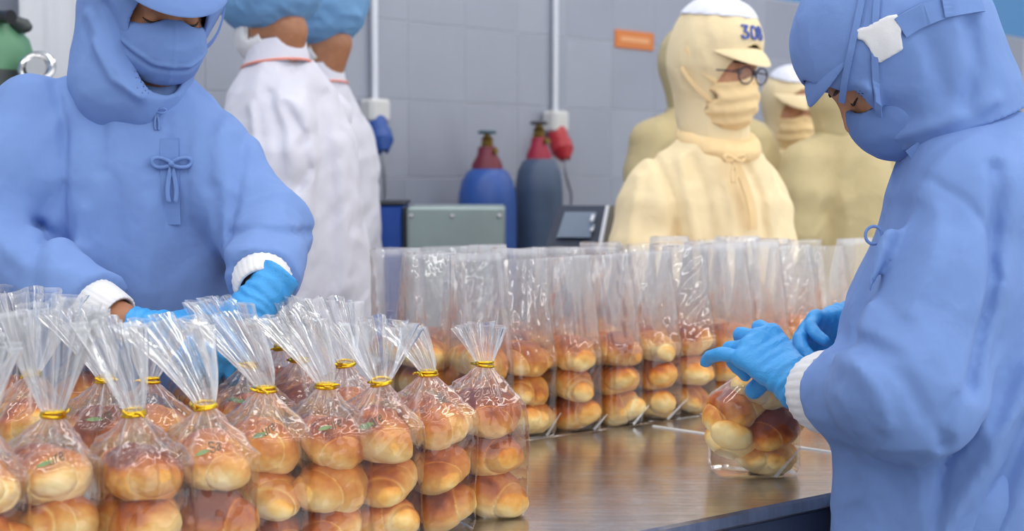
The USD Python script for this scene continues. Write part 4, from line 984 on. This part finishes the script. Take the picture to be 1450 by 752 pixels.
# ------------------------------------------------------------------ film bags
def tri(x): return 2 * np.abs(x - np.floor(x + .5))          # triangle wave 0..1
def crumple(p, g, n, f0, f1):
    out = np.zeros(len(p))
    for _ in range(n):
        k = nrm(g.normal(size=3) * (1, 1, .55)) * g.uniform(f0, f1)
        out += (tri(p @ k + g.uniform()) - .5) * (f0 / np.linalg.norm(k))
    return out / math.sqrt(n)
def superring(th, e):
    c, s = np.cos(th), np.sin(th)
    k = (np.abs(c) ** e + np.abs(s) ** e) ** (-1 / e)
    return c * k, s * k
def tied_bag(seed, hx=.0485, hy=.078, ztie=.213, frill=.10, fanx=.05, fany=.028, lean=(0, 0), flean=(0, 0), twist=0.0, nth=132):
    """returns body, frill meshes in local coordinates and the tie frame"""
    g = np.random.default_rng(seed)
    th = np.arange(nth) / nth * 2 * np.pi
    zs = np.r_[np.linspace(0, .012, 4), np.linspace(.02, .163, 36), np.linspace(.166, ztie, 26)]
    sh = .163
    NP = int(g.integers(9, 13)); ph = g.uniform(0, 1); mod = 1 + .5 * np.sin(th * 3 + g.uniform(0, 6)) * .6
    rows, HZ, HF_ = [], [], []
    for z in zs:
        u = np.clip((z - sh) / (ztie - sh), 0, 1)
        e = 5.5 * (1 - u) ** 1.5 + 2 * (1 - (1 - u) ** 1.5)
        x, y = superring(th, max(e, 2))
        wob = 1 + .03 * math.sin(z * 40 + seed)
        wx = (hx * wob) * (1 - u) + .0095 * u; wy = (hy * wob) * (1 - u) + .0095 * u
        if z < .012: wx *= .93 + .07 * z / .012; wy *= .93 + .07 * z / .012
        pl = (tri(th / (2 * np.pi) * NP + ph + .06 * np.sin(5 * th)) - .5) * mod
        a = .42 * u * (1 - u * .45) + .03 * (z > .1)
        HZ.append(np.interp(z, [0, .02, .13, .17, .2, .213], [.05, .010, .012, .05, .11, .2]) + .30 * np.interp(u, [0, .25, 1], [0, .6, 1]) * (.5 + pl).clip(0) ** 5)
        k = 1 + a * pl
        cx = lean[0] * u ** 1.2; cy = lean[1] * u ** 1.2
        rows.append(np.stack([x * wx * k + cx, y * wy * k + cy, np.full(nth, z)], 1))
    v = np.array(rows).reshape(-1, 3)
    nor = np.stack([v[:, 0] / hx ** 2, v[:, 1] / hy ** 2, 0 * v[:, 2]], 1); nor /= np.linalg.norm(nor, axis=1, keepdims=True) + 1e-9
    zz = v[:, 2]
    amp = np.interp(zz, [0, .02, .12, .165, .19, ztie], [0, .0020, .0030, .010, .009, .0])
    v += nor * (amp * crumple(v, g, 6, 16, 42))[:, None]
    v += nor * (np.interp(zz, [0, .02, .12, .165, .19, ztie], [0, .0004, .0010, .0050, .005, 0]) * crumple(v, g, 6, 60, 130))[:, None]
    v[:, 2] += np.interp(zz, [0, .1, .15, .19, ztie], [0, .0, .005, .004, 0]) * crumple(v, g, 4, 20, 50)
    nv = len(zs); f = grid_faces(nv, nth, True)
    k = len(v); v = np.vstack([v, [[0, 0, .0005]]]); j = np.arange(nth)
    f = np.vstack([f, np.stack([np.full(nth, k), (j + 1) % nth, j], 1)])
    HZ = np.r_[np.array(HZ).ravel(), .05]
    # frill
    nf = 22; us = np.linspace(0, 1, nf); rows = []
    NP = int(g.integers(10, 15)); ph = g.uniform(0, 1); jit = g.uniform(-.5, .5, 64)
    top = 1 + .13 * crumple(np.stack([np.cos(th), np.sin(th), 0 * th], 1), g, 3, 1.2, 3)
    base = np.array([lean[0], lean[1], ztie])
    cs, sn = math.cos(twist), math.sin(twist)
    for u in us:
        fx = .0095 + (fanx - .0095) * u ** .85; fy = .0095 + (fany - .0095) * u ** .85
        pl = tri(th / (2 * np.pi) * NP + ph + .1 * np.sin(3 * th + 1) + .03 * np.sin(u * 5)) - .5
        pl2 = tri(th / (2 * np.pi) * NP * 2.3 + .3) - .5
        k = 1 + u ** .5 * (.62 * pl * mod + .16 * pl2)
        HF_.append(np.interp(u, [0, .3, 1], [.15, .06, .035]) + (.30 * (.5 + pl).clip(0) ** 6 + .12 * (.5 + pl2).clip(0) ** 4) * (1 - .3 * u) + .25 * (u > .97))
        x, y = np.cos(th) * fx * k, np.sin(th) * fy * k
        x, y = x * cs - y * sn, x * sn + y * cs
        z = frill * u * top * (1 - .10 * (np.cos(th) ** 2) * u)
        rows.append(np.stack([x + base[0] + flean[0] * u ** 1.3, y + base[1] + flean[1] * u ** 1.3, base[2] + z], 1))
    w = np.array(rows).reshape(-1, 3)
    w += g.normal(size=3) * 0
    w[:, :2] += (np.interp(w[:, 2] - ztie, [0, .03, .1], [0, .001, .004]) * crumple(w, g, 5, 25, 60))[:, None] * .8
    return (v, f, HZ), (w, grid_faces(nf, nth, True), np.array(HF_).ravel()), base
def twist_tie(g):
    """gold foil band round the neck with two short twisted tails"""
    a = np.linspace(0, 2 * np.pi, 33)
    t = g.uniform(-.0025, .0025)
    ring = tube(np.stack([.0128 * np.cos(a), .0128 * np.sin(a), t * np.cos(a) * 1.2], 1), .0024, 8, cap=False)
    ring2 = tube(np.stack([.0122 * np.cos(a), .0122 * np.sin(a), .004 + t * np.sin(a)], 1), .002, 8, cap=False)
    y = g.uniform(-.5, .5) - math.pi / 2 + g.choice([-.9, 0, .9]); c, s = math.cos(y), math.sin(y)
    tails = []
    for k in (-1, 1):
        L = g.uniform(.009, .017)
        q = np.array([[c * .011, s * .011, .002], [c * .015 - s * k * L * .5, s * .015 + c * k * L * .5, .003 + k * .001], [c * .015 - s * k * L, s * .015 + c * k * L, g.uniform(-.003, .008)]])
        tails.append(tube(spline(q, 8), np.linspace(.0022, .0016, 8), 6))
    return join(ring, ring2, *tails)
def open_bag(seed, hx=.050, hy=.067, H=.335, nth=100):
    g = np.random.default_rng(seed); th = np.arange(nth) / nth * 2 * np.pi
    zs = np.r_[np.linspace(0, .012, 3), np.linspace(.02, H, 40)]; rows = []
    tilt = g.uniform(-.03, .03)
    for z in zs:
        u = np.clip((z - .15) / (H - .15), 0, 1)
        e = 5.5 * (1 - u) + 2.4 * u
        x, y = superring(th, e)
        wx = hx * (1 + .06 * u); wy = hy * (1 - .72 * u ** .8)
        if z < .012: wx *= .93 + .07 * z / .012; wy *= .93 + .07 * z / .012
        rows.append(np.stack([x * wx + tilt * u * u * .5, y * wy + tilt * u * .6, z + 0 * x], 1))
    v = np.array(rows).reshape(-1, 3)
    nor = np.stack([v[:, 0] * .2 / hx, v[:, 1] / hy, 0 * v[:, 2]], 1); nor /= np.linalg.norm(nor, axis=1, keepdims=True) + 1e-9
    zz = v[:, 2]; q = v * (1, 1, .45)
    v += nor * (np.interp(zz, [0, .02, .14, .2, H], [0, .0015, .003, .006, .005]) * crumple(q, g, 5, 10, 30))[:, None]
    v += nor * (np.interp(zz, [0, .02, .14, .2, H], [0, .0004, .0007, .0024, .0018]) * crumple(v, g, 5, 45, 100))[:, None]
    v[:, 2] += np.interp(zz, [0, .25, H], [0, 0, .004]) * crumple(v, g, 2, 8, 14)
    f = grid_faces(len(zs), nth, True); k = len(v); v = np.vstack([v, [[0, 0, .0005]]]); j = np.arange(nth)
    return v, np.vstack([f, np.stack([np.full(nth, k), (j + 1) % nth, j], 1)])
def rotz(v, a): c, s = math.cos(a), math.sin(a); return np.asarray(v) @ np.array([[c, s, 0], [-s, c, 0], [0, 0, 1]])
ORD = ['first', 'second', 'third', 'fourth', 'fifth', 'sixth', 'seventh', 'eighth', 'ninth', 'tenth', 'eleventh', 'twelfth']
def fill(pos, yaw, where, group, hi, layers=3, dep=.031, both=True, first_layer=0):
    zc = [.001, .058, .115]
    for L in range(first_layer, layers):
        for side in ((-1, 1) if both else (-1,)):
            lname = ('bottom', 'middle', 'top')[L]; sname = 'near' if side < 0 else 'far'
            off = rotz([[rng.uniform(-.004, .004), side * (dep - .006 * (L == 2)) + rng.uniform(-.003, .003), 0]], yaw)[0]
            p = np.array(pos) + off + (0, 0, zc[L])
            yw = yaw + rng.choice([math.pi / 2, math.pi / 2, 1.1, 2.1, .3]) + rng.uniform(-.35, .35)
            sc = rng.uniform(1.02, 1.12)
            put_roll(p, yw, f'{lname} {sname} bread roll in the {where}', group, hi, sc, rng.uniform(-.35, .35), rng.uniform(-.3, .3))
def script_print(bag_v, yaw, z, word, side=-1):
    """the printed mark near the shoulder: dark script lettering and a green leaf, lying on the film"""
    t = meshkit.text_mesh(word, .0095, .0003, False)
    v = np.array(t.vertices); v[:, 0] += v[:, 1] * .28          # slanted
    v[:, 0] -= v[:, 0].mean(); leaf = []
    return v, np.array(t.faces)
def bend_print(v, body, face_y, ang):
    """lays flat print (x, y on film) on the near film wall of a bag (local -y side): finds y of the film by nearest film vertex"""
    from scipy.spatial import cKDTree
    return v
def add_prints(bag, body, pos, yaw, word, zc, xoff=0.0, tilt=.25):
    v, f = script_print(body, yaw, zc, word)
    c, s = math.cos(tilt), math.sin(tilt)
    x = v[:, 0] * c - v[:, 1] * s + xoff; z = v[:, 0] * s + v[:, 1] * c + zc
    B = body[0]; K = B[B[:, 1] < -.004]
    from scipy.spatial import cKDTree
    tr = cKDTree(K[:, [0, 2]])
    def lay(x, z, o):
        d, i = tr.query(np.stack([x, z], 1), k=4); w = 1 / (d + 1e-4)
        return np.stack([x, (K[i, 1] * w).sum(1) / w.sum(1) - o, z], 1)
    q = lay(x, z, .0012 + v[:, 2])
    obj('print', (rotz(q, yaw) + pos, f), 'print_dark', bag, label='dark script print', smooth=False)
    u = np.linspace(0, 1, 9); w = .0022 * np.sin(u * np.pi)
    lx = np.r_[u * .02, u * .02] - .026; lz = np.r_[w, -w] + .003
    X = lx * c - lz * s + xoff; Z = lx * s + lz * c + zc
    q = lay(X, Z, .0012)
    F = [[i, i + 1, 9 + i] for i in range(8)] + [[i + 1, 10 + i, 9 + i] for i in range(8)]
    obj('printed_leaf', (rotz(q, yaw) + pos, np.array(F)), 'print_green', bag, smooth=False)
# --- the tied bags: three rows
R0A, R0B = np.array([-.442, 1.57]), np.array([-.041, 1.97]); RD = nrm(R0B - R0A); RN = np.array([-RD[1], RD[0]]); RYAW = math.atan2(RD[1], RD[0])
def pos_of_tie(px, py, z=TZ + .213):
    d = at(px, py, 1) - CAM; q = CAM + d * ((z - CAMZ) / d[2]); return q[:2]
FRONT = [  # tie pixel, frill height, fan width, frill lean along the row and in height, print
    (-28, 606, .10, .05, .0, None), (75, 590, .135, .062, .008, 'ure'), (190, 588, .115, .045, -.035, None), (291, 578, .11, .058, -.060, 'Sa'), (376, 554, .10, .055, -.065, 'ure'),
    (461, 549, .100, .05, -.055, 'ure'), (540, 544, .085, .06, -.01, 'ure'), (606, 531, .072, .036, -.045, None), (686, 518, .062, .04, -.008, None)]
MID = [(45, 532, .12, .075, 0, None), (150, 540, .10, .05, -.05, 'ure'), (212, 541, .08, .045, .02, None), (305, 512, .095, .05, .0, None), (352, 520, .10, .05, -.05, 'ure'), (424, 512, .10, .045, -.03, None), (490, 518, .10, .05, -.03, None)]
BACK = [(25, 505, .11, .07, .0, None), (118, 500, .09, .05, -.02, None), (300, 500, .065, .045, .0, None), (400, 494, .065, .045, -.03, None)]
def tied_row(spec, rowname, hi, seed0, dz=0.0):
    for i, (px, py, fr, fan, fl, word) in enumerate(spec):
        g = np.random.default_rng(seed0 + i)
        q = pos_of_tie(px, py)
        lean = (g.uniform(-.006, .006), g.uniform(-.008, .004))
        yaw = RYAW + g.uniform(-.12, .12) - .25
        lr = rotz([[lean[0], lean[1], 0]], yaw)[0]
        pos = np.array([q[0] - lr[0], q[1] - lr[1], TZ + .001])
        fxl = rotz([[fl * .9, 0, 0]], -yaw)[0]
        body, fril, base = tied_bag(seed0 * 7 + i, frill=fr, fanx=fan * .82, fany=fan * .50, lean=lean, flean=(fxl[0], fxl[1] - .0), twist=g.uniform(-.3, .3) - .4)
        b = thing('tied_bread_bag', f'clear bread bag with gold twist tie, {ORD[i]} from left in {rowname} tied row', 'bread bag', pos, 'tied bread bags')
        obj('film', (rotz(body[0], yaw) + pos, body[1]), 'film_tied', b, smooth=True, attr={'haze': body[2]})
        obj('gathered_top', (rotz(fril[0], yaw) + pos, fril[1]), 'film_frill', b, smooth=True, attr={'haze': fril[2]})
        tt = twist_tie(g); tt.vertices = rotz(tt.vertices + base, yaw - .3) + pos
        bb = rotz([base], yaw)[0] - rotz([base], yaw - .3)[0]; tt.vertices = tt.vertices + bb
        obj('twist_tie', tt, 'gold_foil', b)
        if word: add_prints(b, body, pos, yaw, word, .172, g.uniform(-.02, .0), g.uniform(.1, .4))
        fill(pos, yaw, f'{ORD[i]} tied bag from left, {rowname} row', 'rolls in tied bags', hi, dep=.028)
tied_row(FRONT, 'front', True, 100)
tied_row(MID, 'middle', True, 200)
tied_row(BACK, 'rear', False, 300)
# --- the open bags: rows behind
def open_row(n, a0, b, step, rowname, seed0, hi, db=0.0, layers=3, both=True):
    for i in range(n):
        g = np.random.default_rng(seed0 + i)
        pos = tp(a0 + step * i, b + db * i + g.uniform(-.006, .006), .001); yaw = math.atan2(TA[1], TA[0]) + g.uniform(-.1, .1) - .12
        v, f = open_bag(seed0 + i, H=.338 + g.uniform(-.008, .008))
        bg = thing('open_bread_bag', f'clear untied open bread bag, {ORD[i]} from left in the {rowname} row of open bags', 'bread bag', pos, 'open bread bags')
        obj('film', (rotz(v, yaw) + pos, f), 'film_open', bg, smooth=True, attr={'haze': np.interp(v[:, 2], [0, .02, .13, .2, .330, .334, .35], [.05, .012, .015, .12, .12, .4, .4])})
        # folded gusset at the foot
        sg_ = g.choice([-1, 1]) * .046; xx = np.linspace(sg_, sg_ * g.uniform(-.2, .4), 6); zz_ = np.linspace(g.uniform(.03, .055), .004, 6)
        obj('gusset_fold', ribbon(rotz(np.stack([xx, np.full(6, -.0715), zz_], 1), yaw) + pos, rotz([[0, -1, 0]], yaw)[0], np.linspace(.002, .006, 12), .0004, 12), 'film_seam', bg, smooth=False)
        fill(pos, yaw, f'{ORD[i]} open bag from left, {rowname} row', 'rolls in open bags', hi, layers, .026, both)
open_row(11, .115, .665, .103, 'front', 400, True)
open_row(11, .09, .80, .103, 'second', 500, False)
open_row(10, .10, .93, .103, 'rear', 600, False)
# --- the bag being filled by the worker on the right
q = on_table(1072, 668); hb = np.array([q[0], q[1] + .05, TZ + .001])
yaw = 1.45
# ------------------------------------------------------------------ the bag being closed by the worker on the right
q = on_table(1072, 676); hpos = np.array([q[0], q[1] + .035, TZ + .001]); hyaw = .12
g = np.random.default_rng(900)
hbg = thing('held_bread_bag', 'clear bag of rolls held closed by the worker on the right', 'bread bag', hpos)
v, f = open_bag(901, hx=.070, hy=.05, H=.18)
u = np.clip((v[:, 2] - .125) / .045, 0, 1); v[:, 0] *= 1 - .80 * u; v[:, 1] *= 1 - .70 * u; v[:, 0] += .012 * u; v[:, 2] += .005 * u
obj('film', (rotz(v, hyaw) + hpos, f), 'film_open', hbg, smooth=True, attr={'haze': np.interp(v[:, 2], [0, .02, .1, .17], [.05, .02, .03, .1])})
obj('gusset_fold', ribbon(rotz(np.stack([np.linspace(.062, .02, 6), np.full(6, -.0545), np.linspace(.05, .004, 6)], 1), hyaw) + hpos, (0, -1, 0), np.linspace(.002, .006, 12), .0004, 12), 'film_seam', hbg, smooth=False)
for dx, dy, dz, yw, rl, pt, tone, var, lab in (
        (.020, -.008, .001, .1, 0, 0, 0, 2, 'pale bottom'), (.030, -.012, .046, .35, .2, -.25, 4, 4, 'dark brown middle'), (-.040, -.010, .030, 1.0, .1, .5, 1, 7, 'lower left'),
        (-.040, -.006, .078, .5, .1, -.45, 1, 9, 'upper left'), (.015, .0, .108, .0, 0, .25, 0, 5, 'pale topmost'), (.012, .030, .03, .3, 0, 0, 1, 3, 'rear')):
    o = rotz([[dx, dy, dz]], hyaw)[0]
    put_roll(hpos + o, yw + hyaw, f'{lab} bread roll in the bag held by the right worker', 'rolls in the held bag', True, 1.08, rl, pt, tone, var)
